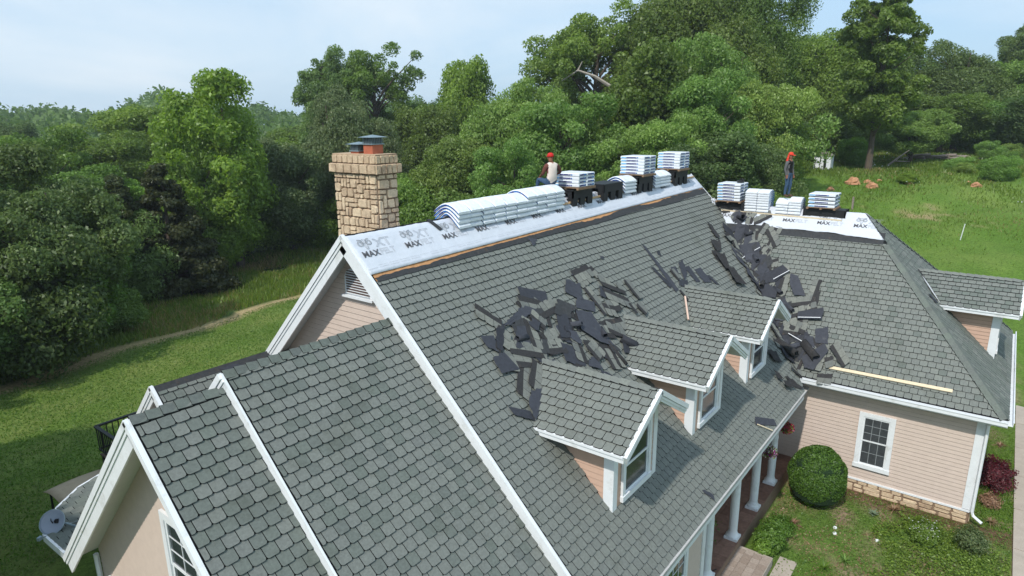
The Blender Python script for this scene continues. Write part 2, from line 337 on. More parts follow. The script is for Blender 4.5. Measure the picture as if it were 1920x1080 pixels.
def gmat():
    m = bpy.data.materials.new('turf_and_soil'); m.use_nodes = True; t = m.node_tree; b = t.nodes['Principled BSDF']; K = t.links.new
    b.inputs['Roughness'].default_value = 0.95; b.inputs['Specular IOR Level'].default_value = 0.1
    a = N(t, 'ShaderNodeAttribute', attribute_name='soil'); g = N(t, 'ShaderNodeNewGeometry')
    n_ = N(t, 'ShaderNodeTexNoise', inp={'Scale': 7.0, 'Detail': 8, 'Roughness': 0.75}); K(g.outputs['Position'], n_.inputs['Vector'])
    r = N(t, 'ShaderNodeMapRange', inp={1: .3, 2: .7, 3: .55, 4: 1.45}); K(n_.outputs['Fac'], r.inputs[0]); h = N(t, 'ShaderNodeHueSaturation'); K(r.outputs[0], h.inputs['Value']); K(a.outputs['Color'], h.inputs['Color'])
    n2_ = N(t, 'ShaderNodeTexNoise', inp={'Scale': 38.0, 'Detail': 4, 'Roughness': 0.7}); K(g.outputs['Position'], n2_.inputs['Vector'])
    r2 = N(t, 'ShaderNodeMapRange', inp={1: .3, 2: .7, 3: .58, 4: 1.42}); K(n2_.outputs['Fac'], r2.inputs[0]); h2 = N(t, 'ShaderNodeHueSaturation'); K(r2.outputs[0], h2.inputs['Value']); K(h.outputs[0], h2.inputs['Color'])
    K(h2.outputs[0], b.inputs['Base Color'])
    bp = N(t, 'ShaderNodeBump', inp={'Strength': .7, 'Distance': .08}); K(n2_.outputs['Fac'], bp.inputs['Height']); K(bp.outputs[0], b.inputs['Normal'])
    return m
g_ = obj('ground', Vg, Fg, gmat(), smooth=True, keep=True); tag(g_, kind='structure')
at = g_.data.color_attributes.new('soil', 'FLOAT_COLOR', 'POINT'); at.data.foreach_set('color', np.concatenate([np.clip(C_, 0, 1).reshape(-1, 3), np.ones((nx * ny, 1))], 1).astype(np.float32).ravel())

# sidewalk: concrete slabs with joints
sw = MB(); sw.box((17.5, -12.78, -9.62), (46, 1.28, .10)); o = sw.build('pavement', M_JOINT); tag(o, kind='structure')
for i in range(18):
    s_ = MB(); s_.box((-4 + i * 2.4 + 1.2, -12.8, -9.60), (2.37, 1.30, .12), t=random.random()); obj('slab', s_.V, s_.F, M_CONC, o)
# grass blades
def blades(P, h, w, lean, mats_name, name, tint, parent=None, label=None):
    n = len(P); a = rng.uniform(0, 2 * np.pi, n); l = rng.uniform(0, lean, n); b2 = rng.uniform(0, 2 * np.pi, n)
    side = np.stack([np.cos(a), np.sin(a), np.zeros(n)], 1) * w[:, None] / 2; top = np.stack([np.cos(b2) * l * h, np.sin(b2) * l * h, h], 1)
    Q = np.stack([P - side, P + side, P + top + side * .35, P + top - side * .35], 1); return quads(Q, name, LF[mats_name], parent, tint)
def scatter(n, x0, x1, y0, y1, mask):
    x = rng.uniform(x0, x1, n); y = rng.uniform(y0, y1, n); k = mask(x, y); x, y = x[k], y[k]; return np.stack([x, y, ground(x, y)], 1)
P = scatter(90000, -6, 26, 9, 29, lambda x, y: (y < path_y(x) - .2)); n = len(P); tag(blades(P, rng.uniform(.02, .07, n), rng.uniform(.03, .06, n), 1.0, 'grass', 'lawn_grass', rng.random(n) * .7), 'short mown lawn grass on the left', 'grass', kind='stuff')
P = scatter(150000, -8, 46, 22, 50, lambda x, y: (y > path_y(x) + .45 + .35 * fbm(x, y, 1.1, 2)) & (y < path_y(x) + 14) & (fbm(x, y, .5, 9) > -.45))
k = (fbm(P[:, 0], P[:, 1], .35, 1) + rng.normal(0, .3, len(P))) > .25
for sel, mname, lab in ((~k, 'grass', 'tall_grass'), (k, 'straw', 'straw_grass')):
    Q = P[sel]; n = len(Q)
    tag(blades(Q, rng.uniform(.12, .42, n), rng.uniform(.03, .07, n), .8, mname, lab, rng.random(n)), 'tall rough grass growing between dirt path and the woods' if mname == 'grass' else 'straw coloured seeding grass beside the woods on the left', 'grass', kind='stuff')
P = scatter(170000, 30, 112, -26, 13, lambda x, y: (fbm(x, y, .3, 12) + .35 * rng.normal(0, 1, len(x)) > .0 + .014 * (60 - x)))
k = (fbm(P[:, 0], P[:, 1], .2, 21) + rng.normal(0, .25, len(P))) > .62
for sel, mname, lab in ((~k, 'grass', 'meadow_grass'), (k, 'straw', 'dry_meadow_grass')):
    Q = P[sel]; n = len(Q); d = np.clip((Q[:, 0] - 25) / 40, .25, 1.5)
    tag(blades(Q, rng.uniform(.08, .34, n) * d, rng.uniform(.05, .13, n) * d, .9, mname, lab, rng.random(n) * .8), 'green meadow grass on the slope right of the house' if mname == 'grass' else 'dry straw tufts in the meadow on the slope', 'grass', kind='stuff')
P = scatter(900, 52, 90, -24, 6, lambda x, y: (fbm(x, y, .16, 33) > .2)); n = len(P); P[:, 2] += .45
tag(blades(P, rng.uniform(.05, .12, n), rng.uniform(.08, .16, n), .5, 'white', 'meadow_flowers', rng.random(n)), 'tiny white flowers scattered through the meadow', 'flowers', kind='stuff')
# ------------------------------------------------------------------ house
m_ = 0.987; k_ = math.sqrt(1 + m_ * m_); xR, zR = 17.977, -1.123
house = empty('house', (6.0, -2.0, -9.6))
tag(house, 'large pink-beige sided farmhouse with steep grey-green shingle roofs and three dormers', 'house')
class Slope:
    def __init__(s, O, U, V): s.O = Vector(O); s.U = Vector(U).normalized(); s.V = Vector(V).normalized(); n = s.U.cross(s.V); s.N = (n if n.z > 0 else -n).normalized()
    def p(s, u, v, h=0.0): return s.O + s.U * u + s.V * v + s.N * h
TABS = []
def deck(sl, poly, parent, name='roof', t=.13, mt=None):
    b = MB(); b.prism([sl.p(u, v) for u, v in poly], -sl.N * t, 0, side=1); return b.build(name, [mt or M_DECK, M_SOFFIT], parent)
def tabs(sl, poly, parent, green=0.0, E=.195, Wt=.212, vshift=0.0, holes=()):
    us = [p[0] for p in poly]; vs = [p[1] for p in poly]; vmax = max(vs); r = 0; v = vmax + .02 - E - vshift
    while v > min(vs) - E:
        k0 = int(math.floor(min(us) / Wt)) - 1; off = (r % 2) * Wt / 2 + (.012 * math.sin(r * 2.1))
        for k in range(k0, int(max(us) / Wt) + 2):
            u = k * Wt + off; g = .006; ch = .032; b = v + E - .024 + random.uniform(-.004, .003); u0, u1 = u + g, u + Wt - g
            P = clip_poly([(u0, v - .03), (u1, v - .03), (u1, b - ch), (u1 - ch * .35, b - ch * .3), (u1 - ch, b), (u0 + ch, b), (u0 + ch * .35, b - ch * .3), (u0, b - ch)], list(poly))
            if len(P) < 3 or area2(P) < .002: continue
            cu_ = sum(p[0] for p in P) / len(P); cv_ = sum(p[1] for p in P) / len(P)
            if any(h(cu_, cv_) for h in holes): continue
            lift = random.uniform(0, .004); n = len(P)
            hh = lambda vv: .008 + (vv - v + .03) / E * .026 + lift
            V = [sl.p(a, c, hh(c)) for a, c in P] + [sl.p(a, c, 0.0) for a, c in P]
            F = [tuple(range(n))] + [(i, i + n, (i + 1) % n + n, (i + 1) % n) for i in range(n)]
            nn = (V[1] - V[0]).cross(V[2] - V[1])
            if nn.dot(sl.N) < 0: F = [f[::-1] for f in F]
            t = min(1, max(0, random.gauss(.5, .16))); c = sl.p(cu_, cv_)
            TABS.append((parent, V, F, 1 if green and random.random() < green else 0, t, area2(P), c))
        v -= E; r += 1
def caps(sl_pts, parent, dirs, w=.13, E=.2, green=0):
    """folded cap pieces along a ridge/hip: sl_pts (a,b), dirs the two downhill unit vectors"""
    a, b = Vector(sl_pts[0]), Vector(sl_pts[1]); d = (b - a); Ln = d.length; d.normalize(); n = int(Ln / E)
    if len(dirs) == 3:      # two face normals given: directions lie in each face, square to the hip
        n0, n1 = dirs[0], dirs[1]; e0 = n0.cross(d).normalized(); e0 = e0 if e0.dot(n1) < 0 else -e0; e1 = n1.cross(d).normalized(); e1 = e1 if e1.dot(n0) < 0 else -e1; dirs = (e0, e1)
    up = -(dirs[0] + dirs[1]).normalized()
    for i in range(n):
        s0 = a + d * (i * E); s1 = a + d * ((i + 1) * E + .03); l0, l1 = .036, .062; b_ = MB()
        V = [s0 + up * l1, s1 + up * l0, s1 + dirs[0] * w + up * l0, s0 + dirs[0] * w + up * l1, s1 + dirs[1] * w + up * l0, s0 + dirs[1] * w + up * l1]
        V += [v - up * .03 for v in V]
        F = [(0, 1, 2, 3), (0, 5, 4, 1), (6, 9, 8, 7), (6, 7, 10, 11), (0, 3, 9, 6), (0, 6, 11, 5), (3, 2, 8, 9), (5, 11, 10, 4), (1, 7, 8, 2), (1, 4, 10, 7)]
        b_.V = V; b_.F = F
        b_.M = [green, green] + [2] * 8; b_.T = [random.random()] * 12
        b_.build('ridge_cap', [M_TAB, M_TABG, M_EDGE], parent, tint=True)
def rake(a, b, out, down, parent, h=.26, th=.035, crown=True, name='rake_board'):
    """fascia from a to b hanging below the roof edge, facing `out`"""
    a, b, out, down = Vector(a), Vector(b), Vector(out), Vector(down).normalized(); mb = MB()
    mb.beam(a + out * th / 2 + down * (h / 2 - .03), b + out * th / 2 + down * (h / 2 - .03), down, th, h)
    if crown:
        mb.beam(a + out * (th + .02) + down * .025, b + out * (th + .02) + down * .025, down, .04, .10)
        mb.beam(a + out * (th + .01) + down * .11, b + out * (th + .01) + down * .11, down, .02, .05)
    return mb.build(name, M_TRIM, parent)
def siding(O, U, Nn, poly, parent, mt, E=.125, name='siding_board', z0=None, lip=.016):
    """horizontal lap boards on a vertical wall; poly in (u,z) relative to O"""
    O = Vector(O); U = Vector(U).normalized(); Nn = Vector(Nn).normalized(); zs = [p[1] for p in poly]; us = [p[0] for p in poly]; z = min(zs) if z0 is None else z0
    while z < max(zs):
        P = clip_poly([(min(us) - 1, z), (max(us) + 1, z), (max(us) + 1, z + E - .011), (min(us) - 1, z + E - .011)], list(poly))
        if len(P) >= 3 and area2(P) > .003:
            n = len(P); f = lambda p, h: O + U * p[0] + Vector((0, 0, p[1])) + Nn * h
            V = [f(p, .004 + lip * (1 - (p[1] - z) / E)) for p in P] + [f(p, -.01) for p in P]; F = [tuple(range(n))] + [(i, i + n, (i + 1) % n + n, (i + 1) % n) for i in range(n)]
            if (V[1] - V[0]).cross(V[2] - V[1]).dot(Nn) < 0: F = [q[::-1] for q in F]
            obj(name, V, F, mt, parent)
        z += E
def wall(O, U, Nn, poly, parent, mt=None, t=.12, name='wall'):
    O = Vector(O); U = Vector(U).normalized(); b = MB(); b.prism([O + U * p[0] + Vector((0, 0, p[1])) for p in poly], -Vector(Nn).normalized() * t); return b.build(name, mt or M_JOINT, parent)
def window(parent, O, U, Nn, w, h, trim=.10, cols=3, rows=(3, 3), deep=False, glass=None, mm=None):
    """O = lower left corner of the trimmed opening seen from outside"""
    O = Vector(O); U = Vector(U).normalized(); Nn = Vector(Nn).normalized(); Zv = Vector((0, 0, 1)); P = lambda u, z, n=0: O + U * u + Zv * z + Nn * n
    def bar(mb, u0, z0, u1, z1, n0, n1):
        c = P((u0 + u1) / 2, (z0 + z1) / 2, (n0 + n1) / 2); R = Matrix((U, Nn, Zv)).transposed(); mb.box(c, (u1 - u0, abs(n1 - n0), z1 - z0), R=R)
    f = MB(); bar(f, 0, 0, trim, h, 0, .055); bar(f, w - trim, 0, w, h, 0, .055); bar(f, trim, h - trim, w - trim, h, 0, .052); bar(f, -.02, -.03, w + .02, trim * .8, 0, .075)
    fr = f.build('window_trim' if deep else 'window', M_TRIM, parent); tgt = parent if deep else fr
    iu0, iu1, iz0, iz1 = trim, w - trim, trim * .8, h - trim; mid = (iz0 + iz1) / 2
    for q, (za, zb, dn) in enumerate(((iz0, mid + .02, .022), (mid - .02, iz1, .034))):
        s = MB(); sf = .045; bar(s, iu0, za, iu0 + sf, zb, .0, dn); bar(s, iu1 - sf, za, iu1, zb, .0, dn); bar(s, iu0 + sf, za, iu1 - sf, za + sf, .0, dn - .001); bar(s, iu0 + sf, zb - sf, iu1 - sf, zb, .0, dn - .001); s.build('sash', M_TRIM, tgt)
        g = MB(); bar(g, iu0 + sf, za + sf, iu1 - sf, zb - sf, .0, .011 + q * .004); g.build('pane', glass or M_GLASS, tgt)
        for i in range(1, cols):
            u = iu0 + sf + (iu1 - iu0 - 2 * sf) * i / cols; b = MB(); bar(b, u - .008, za + sf, u + .008, zb - sf, .008, .0205 + q * .004); b.build('muntin', mm or M_TRIM, tgt)
        for j in range(1, rows[q]):
            z = za + sf + (zb - za - 2 * sf) * j / rows[q]; b = MB(); bar(b, iu0 + sf, z - .008, iu1 - sf, z + .008, .008, .0195 + q * .004); b.build('muntin', mm or M_TRIM, tgt)
    return fr
# --- main roof
Lx = 17.82; dn = lambda v: Vector(v).normalized()
MF = Slope((0, 0, 0), (1, 0, 0), (0, -1, -m_)); MBk = Slope((0, 0, 0), (1, 0, 0), (0, 1, -m_))
r_main = deck(MF, [(0, 0), (Lx, 0), (Lx, 1.295 * k_), (13.08, 6.035 * k_), (12.62, 6.34 * k_), (0, 6.34 * k_)], house)
tabs(MF, [(.03, .87 * k_), (Lx - .03, .72 * k_), (Lx - .03, 1.27 * k_), (13.06, 6.03 * k_), (12.60, 6.36 * k_), (.03, 6.36 * k_)], r_main)
r_back = deck(MBk, [(0, 0), (Lx, 0), (Lx, 6.34 * k_), (0, 6.34 * k_)], house, mt=M_TABG)
# --- lower wings
x2, y2, z2 = -3.476, -1.258, -1.562; x3, y3, z3 = -4.884, -1.280, -1.777; x4, y4, z4 = -2.751, 3.191, -3.150
W2 = Slope((x2, y2, z2), (1, 0, 0), (0, -1, -m_)); r2 = deck(W2, [(0, 0), (3.60, 0), (3.60, 5.08 * k_), (0, 5.08 * k_)], house, t=.10)
tabs(W2, [(.03, 0), (3.50, 0), (3.50, 5.10 * k_), (.03, 5.10 * k_)], r2, green=.28)
W2b = Slope((x2, y2, z2), (1, 0, 0), (0, 1, -m_)); deck(W2b, [(0, 0), (3.92, 0), (3.92, 3.4 * k_), (0, 3.4 * k_)], house, t=.10, mt=M_TABG)
W3 = Slope((x3, y3, z3), (1, 0, 0), (0, -1, -m_)); r3 = deck(W3, [(0, 0), (1.62, 0), (1.62, 5.06 * k_), (0, 5.06 * k_)], house, t=.10)
tabs(W3, [(.03, 0), (1.60, 0), (1.60, 5.08 * k_), (.03, 5.08 * k_)], r3, green=.6)
W3b = Slope((x3, y3, z3), (1, 0, 0), (0, 1, -m_)); r3b = deck(W3b, [(0, 0), (1.62, 0), (1.62, 4.14 * k_), (0, 4.14 * k_)], house, t=.10, mt=M_TABG)
W4 = Slope((x4, y4, z4), (1, 0, 0), (0, -1, -m_)); r4 = deck(W4, [(0, 0), (3.2, 0), (3.2, 1.9 * k_), (0, 1.9 * k_)], house, t=.10, mt=M_BLACK)
tabs(W4, [(.03, .17), (3.18, .17), (3.18, 1.85 * k_), (.03, 1.85 * k_)], r4, green=.4)
W4b = Slope((x4, y4, z4), (1, 0, 0), (0, 1, -m_)); deck(W4b, [(0, 0), (3.2, 0), (3.2, 2.9 * k_), (0, 2.9 * k_)], house, t=.10, mt=M_TABG)
vF, vB = dn((0, -1, -m_)), dn((0, 1, -m_)); X1 = Vector((1, 0, 0)); XM = Vector((-1, 0, 0))
caps(((x2, y2, z2), (.40, y2, z2)), r2, (vF, vB), green=1, w=.15); caps(((x3, y3, z3), (x2 + .05, y3, z3)), r3, (vF, vB), green=1, w=.15, E=.21)
nF, nB = Vector((0, m_, -1)).normalized(), Vector((0, -m_, -1)).normalized()
rake((0, 0, 0), (0, -6.38, -6.38 * m_), XM, nF, house, h=.33); rake((0, 0, 0), (0, 3.30, -3.30 * m_), XM, nB, house, h=.33)
rake((x2, y2, z2), (x2, -6.38, z2 + (-6.38 - y2) * m_), XM, nF, house, h=.20, crown=False); rake((x2, y2, z2), (x2, y2 + .42, z2 - .42 * m_), XM, nB, house, h=.28)
rake((x3, y3, z3), (x3, -6.38, z3 + (-6.38 - y3) * m_), XM, nF, house, h=.24); rake((x3, y3, z3), (x3, 2.88, z3 - (2.88 - y3) * m_), XM, nB, house, h=.36)
rake((x4, y4, z4), (x4, 1.6, z4 + (1.6 - y4) * m_), XM, nF, house, h=.26); rake((x4, y4, z4), (x4, 5.9, z4 - (5.9 - y4) * m_), XM, nB, house, h=.26)
rake((Lx, 0, 0), (Lx, -1.25, -1.25 * m_), X1, nF, house, h=.2, crown=False)
# gable walls
w_ = wall((.45, 0, 0), (0, 1, 0), XM, [(0, -.16), (-4.8, -4.95), (4.8, -4.95)], house); siding((.45, 0, 0), (0, 1, 0), XM, [(0, -.16), (-4.8, -4.95), (4.8, -4.95)], w_, M_SIDE, z0=-4.95)
P3 = [(y3, z3 - .14), (2.75, z3 - .14 - (2.75 - y3) * m_), (2.75, -9.6), (-5.9, -9.6), (-5.9, z3 - .14 + (-5.9 - y3) * m_)]
w_ = wall((-4.38, 0, 0), (0, 1, 0), XM, P3, house); siding((-4.38, 0, 0), (0, 1, 0), XM, P3, w_, M_SIDE, lip=.010)
w_ = wall((-2.35, 0, 0), (0, 1, 0), XM, [(y4, z4 - .15), (5.8, z4 - .15 - 2.6 * m_), (5.8, -9.6), (2.0, -9.6), (2.0, z4 - .15 - 1.19 * m_)], house); siding((-2.35, 0, 0), (0, 1, 0), XM, [(y4, z4 - .15), (5.8, z4 - .15 - 2.6 * m_), (5.8, -7.2), (2.0, -7.2), (2.0, z4 - .15 - 1.19 * m_)], w_, M_SIDE)
# louvred vent on the gable
vt = MB(); arc = [(-.28, -1.40)] + [(.155 - .435 * math.cos(a), -1.02 + .24 * math.sin(a)) for a in np.linspace(0, math.pi, 12)] + [(.59, -1.40)]
vt.prism([Vector((.40, y, z)) for y, z in arc], (.05, 0, 0)); vent = vt.build('gable_vent', M_TRIM, house)
for i in range(9):
    z = -1.36 + i * .058; hw = .37 if z < -1.02 else .37 * math.sqrt(max(0.05, 1 - ((z + 1.02) / .26) ** 2)); b = MB(); b.box((.378, .155, z), (.03, 2 * hw, .012), R=Matrix.Rotation(.6, 3, 'Y')); b.box((.389, .155, z + .028), (.02, 2 * hw, .018), m=1); b.build('louvre', [M_TRIM, M_JOINT], vent)
b = MB(); b.box((.385, .155, -1.43), (.10, 1.0, .05)); b.build('sill', M_TRIM, vent)
# exposed sheathing and torn black band below the felt
def strip(sl, u0, u1, f0, f1, h, mt, name, parent, step=.07):
    us = np.arange(u0, u1, step); V = []; F = []
    for i, u in enumerate(us): V += [sl.p(u, f0(u), h), sl.p(u, f1(u), h)]
    n = len(us) - 1
    for i in range(n): F.append((2 * i, 2 * i + 1, 2 * i + 3, 2 * i + 2))
    V2 = V + [v - sl.N * (h - .001) for v in V]; M = len(V)
    for i in range(n): F += [(2 * i + 1, 2 * i + 1 + M, 2 * i + 3 + M, 2 * i + 3), (2 * i, 2 * i + 2, 2 * i + 2 + M, 2 * i + M)]
    return obj(name, V2, F, mt, parent)
jag = np.cumsum(np.random.default_rng(3).normal(0, .010, 400)); jag -= np.linspace(jag[0], jag[-1], 400); jag = np.clip(jag, -.05, .05) + np.random.default_rng(4).normal(0, .006, 400)
ju = lambda u: float(np.interp(u, np.linspace(0, 18, 400), jag))
felt_edge = lambda u: (.75 - .20 * u / 17.8) * k_
wood_edge = lambda u: felt_edge(u) + .115 - .06 * ss(5, 14, u) + .9 * ju(u)
strip(MF, .05, Lx - .05, lambda u: felt_edge(u) - .1, lambda u: felt_edge(u) + .20, .012, M_WOOD, 'sheathing_strip', r_main)
strip(MF, .05, Lx - .05, lambda u: max(wood_edge(u), felt_edge(u) + .015), lambda u: .91 * k_ - .15 * k_ * u / 17.8 + .6 * ju(u * .7 + 3), .040, M_BLACK, 'torn_underlay', r_main)
# --- right wing
eR = 4.895
RF = Slope((xR, -1.138, zR), (0, -1, 0), (-1, 0, -m_)); RH = Slope((xR, -6.596, zR), (1, 0, 0), (0, -1, -m_)); RB = Slope((xR, -6.596, zR), (0, 1, 0), (1, 0, -m_))
r5 = deck(RF, [(0, 0), (5.458, 0), (5.458 + eR, eR * k_), (4.897, eR * k_)], house); tabs(RF, [(.95, .93 * k_), (5.458 + .95, .93 * k_), (5.458 + eR, (eR + .02) * k_), (4.897, (eR + .02) * k_)], r5, green=.10, vshift=.05)
r6 = deck(RH, [(0, 0), (-eR, eR * k_), (eR, eR * k_)], house); tabs(RH, [(0, .05), (-eR, (eR + .02) * k_), (eR, (eR + .02) * k_)], r6, green=.7)
deck(RB, [(0, 0), (-eR, eR * k_), (9.5, eR * k_), (9.5, 0)], house, mt=M_TABG)
hp0 = Vector((xR - .95, -6.596 - .95, zR - .95 * m_)); hp1 = Vector((xR - eR, -6.596 - eR, zR - eR * m_))
caps((hp0, hp1), r6, (RF.N, RH.N, 0), green=1, w=.17, E=.21)
strip(RF, .6, 6.34, lambda u: .60 * k_, lambda u: .97 * k_ + .3 * ju(u), .034, M_BLACK, 'torn_underlay', r5)
hb1 = Vector((xR + eR, -6.596 - eR, zR - eR * m_)); caps((Vector((xR + .3, -6.896, zR - .296)), hb1), r6, (RB.N, RH.N, 0), green=1, w=.14, E=.21)
ez = zR - eR * m_; ex = xR - eR; ey = -6.596 - eR
def gutter(a, b, out, parent):
    a, b, out = Vector(a), Vector(b), Vector(out); up = Vector((0, 0, 1)); g = MB(); g.beam(a - up * .10, b - up * .10, up, .03, .20)
    g.beam(a + out * .07 - up * .125, b + out * .07 - up * .125, up, .115, .012); g.beam(a + out * .125 - up * .07, b + out * .125 - up * .07, up, .012, .12); g.beam(a + out * .135 - up * .012, b + out * .135 - up * .012, up, .028, .018)
    return g.build('gutter', M_TRIM, parent)
gutter((ex - .01, -6.1, ez + .0), (ex - .01, ey - .02, ez + .0), XM, house); gutter((ex - .02, ey - .01, ez), (xR + eR, ey - .01, ez), Vector((0, -1, 0)), house)
M_DUSTY = mat('weathered_drip_edge', (.48, .47, .46), .6, .2, 6)
b = MB(); b.beam((0, -6.36, -6.30), (12.62, -6.36, -6.30), (0, 0, 1), .03, .10); b.beam((0, -6.33, -6.235), (12.64, -6.33, -6.235), (0, 0, 1), .13, .018); b.build('drip_edge', [M_DUSTY], house)
b = MB(); b.beam((0, -6.335, -6.40), (12.6, -6.335, -6.40), (0, 0, 1), .04, .18); b.build('fascia', M_TRIM, house)
# right wing walls
xw, yw = 13.53, -11.04; ZV = Vector((0, 0, 1)); YM = Vector((0, -1, 0))
w_ = wall((xw, 0, 0), (0, 1, 0), XM, [(yw, -9.6), (-3.8, -9.6), (-3.8, -6.1), (yw, -6.1)], house); siding((xw, 0, 0), (0, 1, 0), XM, [(yw + .18, -9.17), (-3.8, -9.17), (-3.8, -6.1), (yw + .18, -6.1)], w_, M_SIDE, E=.128)
w_ = wall((xw, yw, 0), (1, 0, 0), YM, [(.12, -9.6), (9.0, -9.6), (9.0, -6.1), (.12, -6.1)], house); siding((xw, yw, 0), (1, 0, 0), YM, [(.18, -9.17), (9.0, -9.17), (9.0, -6.1), (.18, -6.1)], w_, M_SIDE, E=.128)
b = MB(); b.box((xw - .015, yw + .09, -7.66), (.045, .20, 2.96)); b.box((xw + .095, yw - .015, -7.66), (.22, .045, 2.96)); b.build('corner_board', M_TRIM, house)
b = MB(); b.box((xw - .03, -7.5, -9.19), (.06, 7.1, .055)); b.box((xw + 4.5, yw - .03, -9.19), (9.05, .06, .055)); b.build('water_table', M_TRIM, house)
b = MB(); b.box(((ex + xw) / 2, -8.0, ez - .20), (.48, 6.9, .02)); b.build('soffit', M_SOFFIT, house)
window(house, (xw - .018, -7.86, -8.70), (0, -1, 0), XM, 1.01, 1.87, trim=.13, cols=3, rows=(2, 3), glass=M_SCREEN, mm=M_MUNTIN)
b = MB(); b.tube([(ex + .0, yw - .18, ez - .12), (ex + .16, yw - .18, ez - .22), (xw - .08, yw - .07, ez - .38), (xw - .08, yw - .07, -9.15), (xw - .10, yw - .12, -9.27), (xw - .22, yw - .34, -9.36)], .045, 6); b.build('downspout', M_TRIM, house)
# field-stone foundation: irregular stones in three courses
fd = MB(); fd.box((xw + .03, -8.2, -9.45), (.10, 5.70, .48)); fnd = fd.build('foundation', M_MORTAR, house)
def stone(parent, P, Nn, depth, name='stone', t=None):
    """P: quad corners of a stone's face; built proud of the mortar with a chamfered rim"""
    P = [Vector(p) for p in P]; c = sum(P, Vector()) / len(P); Nn = Vector(Nn); j = [p + (c - p) * random.uniform(.0, .07) for p in P]
    a = [p for p in j]; bq = [p + (c - p) * .10 + Nn * depth * random.uniform(.8, 1.15) for p in j]; n = len(P); V = a + bq
    F = [tuple(range(n, 2 * n))] + [(i, (i + 1) % n, (i + 1) % n + n, i + n) for i in range(n)]
    if (bq[1] - bq[0]).cross(bq[2] - bq[1]).dot(Nn) < 0: F = [f[::-1] for f in F]
    tt = random.random() if t is None else t; return obj(name, V, F, M_STONE, parent, tint=[tt] * len(V))
def rough_quad(u0, z0, u1, z1, j=.015, cut=.2):
    w, h = u1 - u0, z1 - z0; c = min(w, h) * cut; q = lambda: random.uniform(-j, j)
    return [(u0 + c * random.random() + q() * .3, z0), (u1 - c * random.random(), z0 + q() * .3), (u1, z0 + c * random.random()), (u1 + q() * .3, z1 - c * random.random()), (u1 - c * random.random(), z1), (u0 + c * random.random(), z1 + q() * .3), (u0, z1 - c * random.random()), (u0 + q() * .3, z0 + c * random.random())]
random.seed(11)
for (za, zb) in ((-9.68, -9.50), (-9.49, -9.36), (-9.35, -9.225)):
    y = -11.02
    while y < -5.6:
        w = random.uniform(.22, .55); d_ = random.uniform(-.015, .015); stone(fnd, [(xw - .021, a, z + d_) for a, z in rough_quad(y + .012, za + .008 + random.uniform(-.02, .02), min(y + w, -5.5) - .012, zb - .006 + random.uniform(-.02, .015), cut=.38)], XM, .035); y += w
for i in range(5): stone(fnd, [(xw + .05 + a, yw - .021, z) for a, z in rough_quad(.02 + i * .42, -9.62, .40 + i * .42, -9.24)], YM, .03)
fd2 = MB(); fd2.box((xw + 2.2, yw + .04, -9.45), (4.4, .10, .48)); fd2.build('foundation', M_MORTAR, house)
# --- porch
fl = MB(); fl.box((9.55, -5.0, -9.34), (8.0, 2.16, .48)); porch = fl.build('porch_floor', M_MORTAR, house)
nx_, ny_ = 17, 5
for i in range(nx_):
    for j in range(ny_):
        b = MB(); b.box((5.56 + (i + .5) * .47, -6.07 + (j + .5) * .43, -9.09), (.462, .422, .02), t=random.random()); b.build('tile', M_TILE, porch, tint=True)
b = MB(); b.box((9.0, -5.0, -6.45), (9.2, 2.6, .06)); b.build('porch_ceiling', M_SOFFIT, house)
b = MB(); b.box((9.1, -5.87, -6.52), (7.4, .2, .2)); b.build('porch_beam', M_TRIM, house)
w_ = wall((0, -3.9, 0), (1, 0, 0), YM, [(5.4, -9.3), (13.5, -9.3), (13.5, -6.4), (5.4, -6.4)], house); siding((0, -3.9, 0), (1, 0, 0), YM, [(5.4, -9.1), (13.5, -9.1), (13.5, -6.4), (5.4, -6.4)], w_, M_SIDE)
w_ = wall((0, -5.9, 0), (1, 0, 0), YM, [(-4.3, -9.7), (5.5, -9.7), (5.5, -6.45), (-4.3, -6.45)], house); siding((0, -5.9, 0), (1, 0, 0), YM, [(-4.3, -9.3), (5.4, -9.3), (5.4, -6.45), (-4.3, -6.45)], w_, M_SIDE)
w_ = wall((5.52, 0, 0), (0, 1, 0), X1, [(-5.88, -9.3), (-3.9, -9.3), (-3.9, -6.45), (-5.88, -6.45)], house); siding((5.52, 0, 0), (0, 1, 0), X1, [(-5.7, -9.1), (-3.9, -9.1), (-3.9, -6.45), (-5.7, -6.45)], w_, M_SIDE)
b = MB(); b.box((5.44, -5.92, -7.9), (.20, .05, 2.9)); b.box((5.535, -5.81, -7.9), (.05, .20, 2.9)); b.build('corner_board', M_TRIM, house)
window(house, (3.1, -5.925, -8.75), (1, 0, 0), YM, 1.25, 1.75, trim=.12, cols=3, rows=(2, 2))
for cx_ in (5.95, 7.93, 9.72, 11.44):
    b = MB(); b.lathe((cx_, -5.87, -9.08), [(.115, .14), (.118, .9), (.112, 1.6), (.10, 2.45)], 20); c_ = b.build('porch_column', M_TRIM, house, smooth=False)
    b = MB(); b.box((cx_, -5.87, -9.045), (.36, .36, .07)); b.lathe((cx_, -5.87, -9.01), [(.175, 0), (.18, .03), (.15, .07), (.135, .10), (.12, .15)], 20); b.build('base', M_TRIM, c_)
    b = MB(); b.lathe((cx_, -5.87, -6.68), [(.11, 0), (.15, .05), (.15, .09)], 20); b.build('capital', M_TRIM, c_)
# landing of pavers and steps
b = MB(); b.box((7.18, -6.50, -9.50), (1.70, .92, .36)); land = b.build('landing', M_CONC, house)
for i in range(7):
    for j in range(4):
        o_ = .11 if j % 2 else 0; b = MB(); b.box((6.47 + i * .222 + o_ * .6, -6.17 - j * .222, -9.315), (.212, .212, .03), t=random.random()); b.build('paver', M_PAVER, land, tint=True)
b = MB(); b.box((7.9, -7.25, -9.60), (1.3, .45, .10)); stp = b.build('step', M_CONC, house)
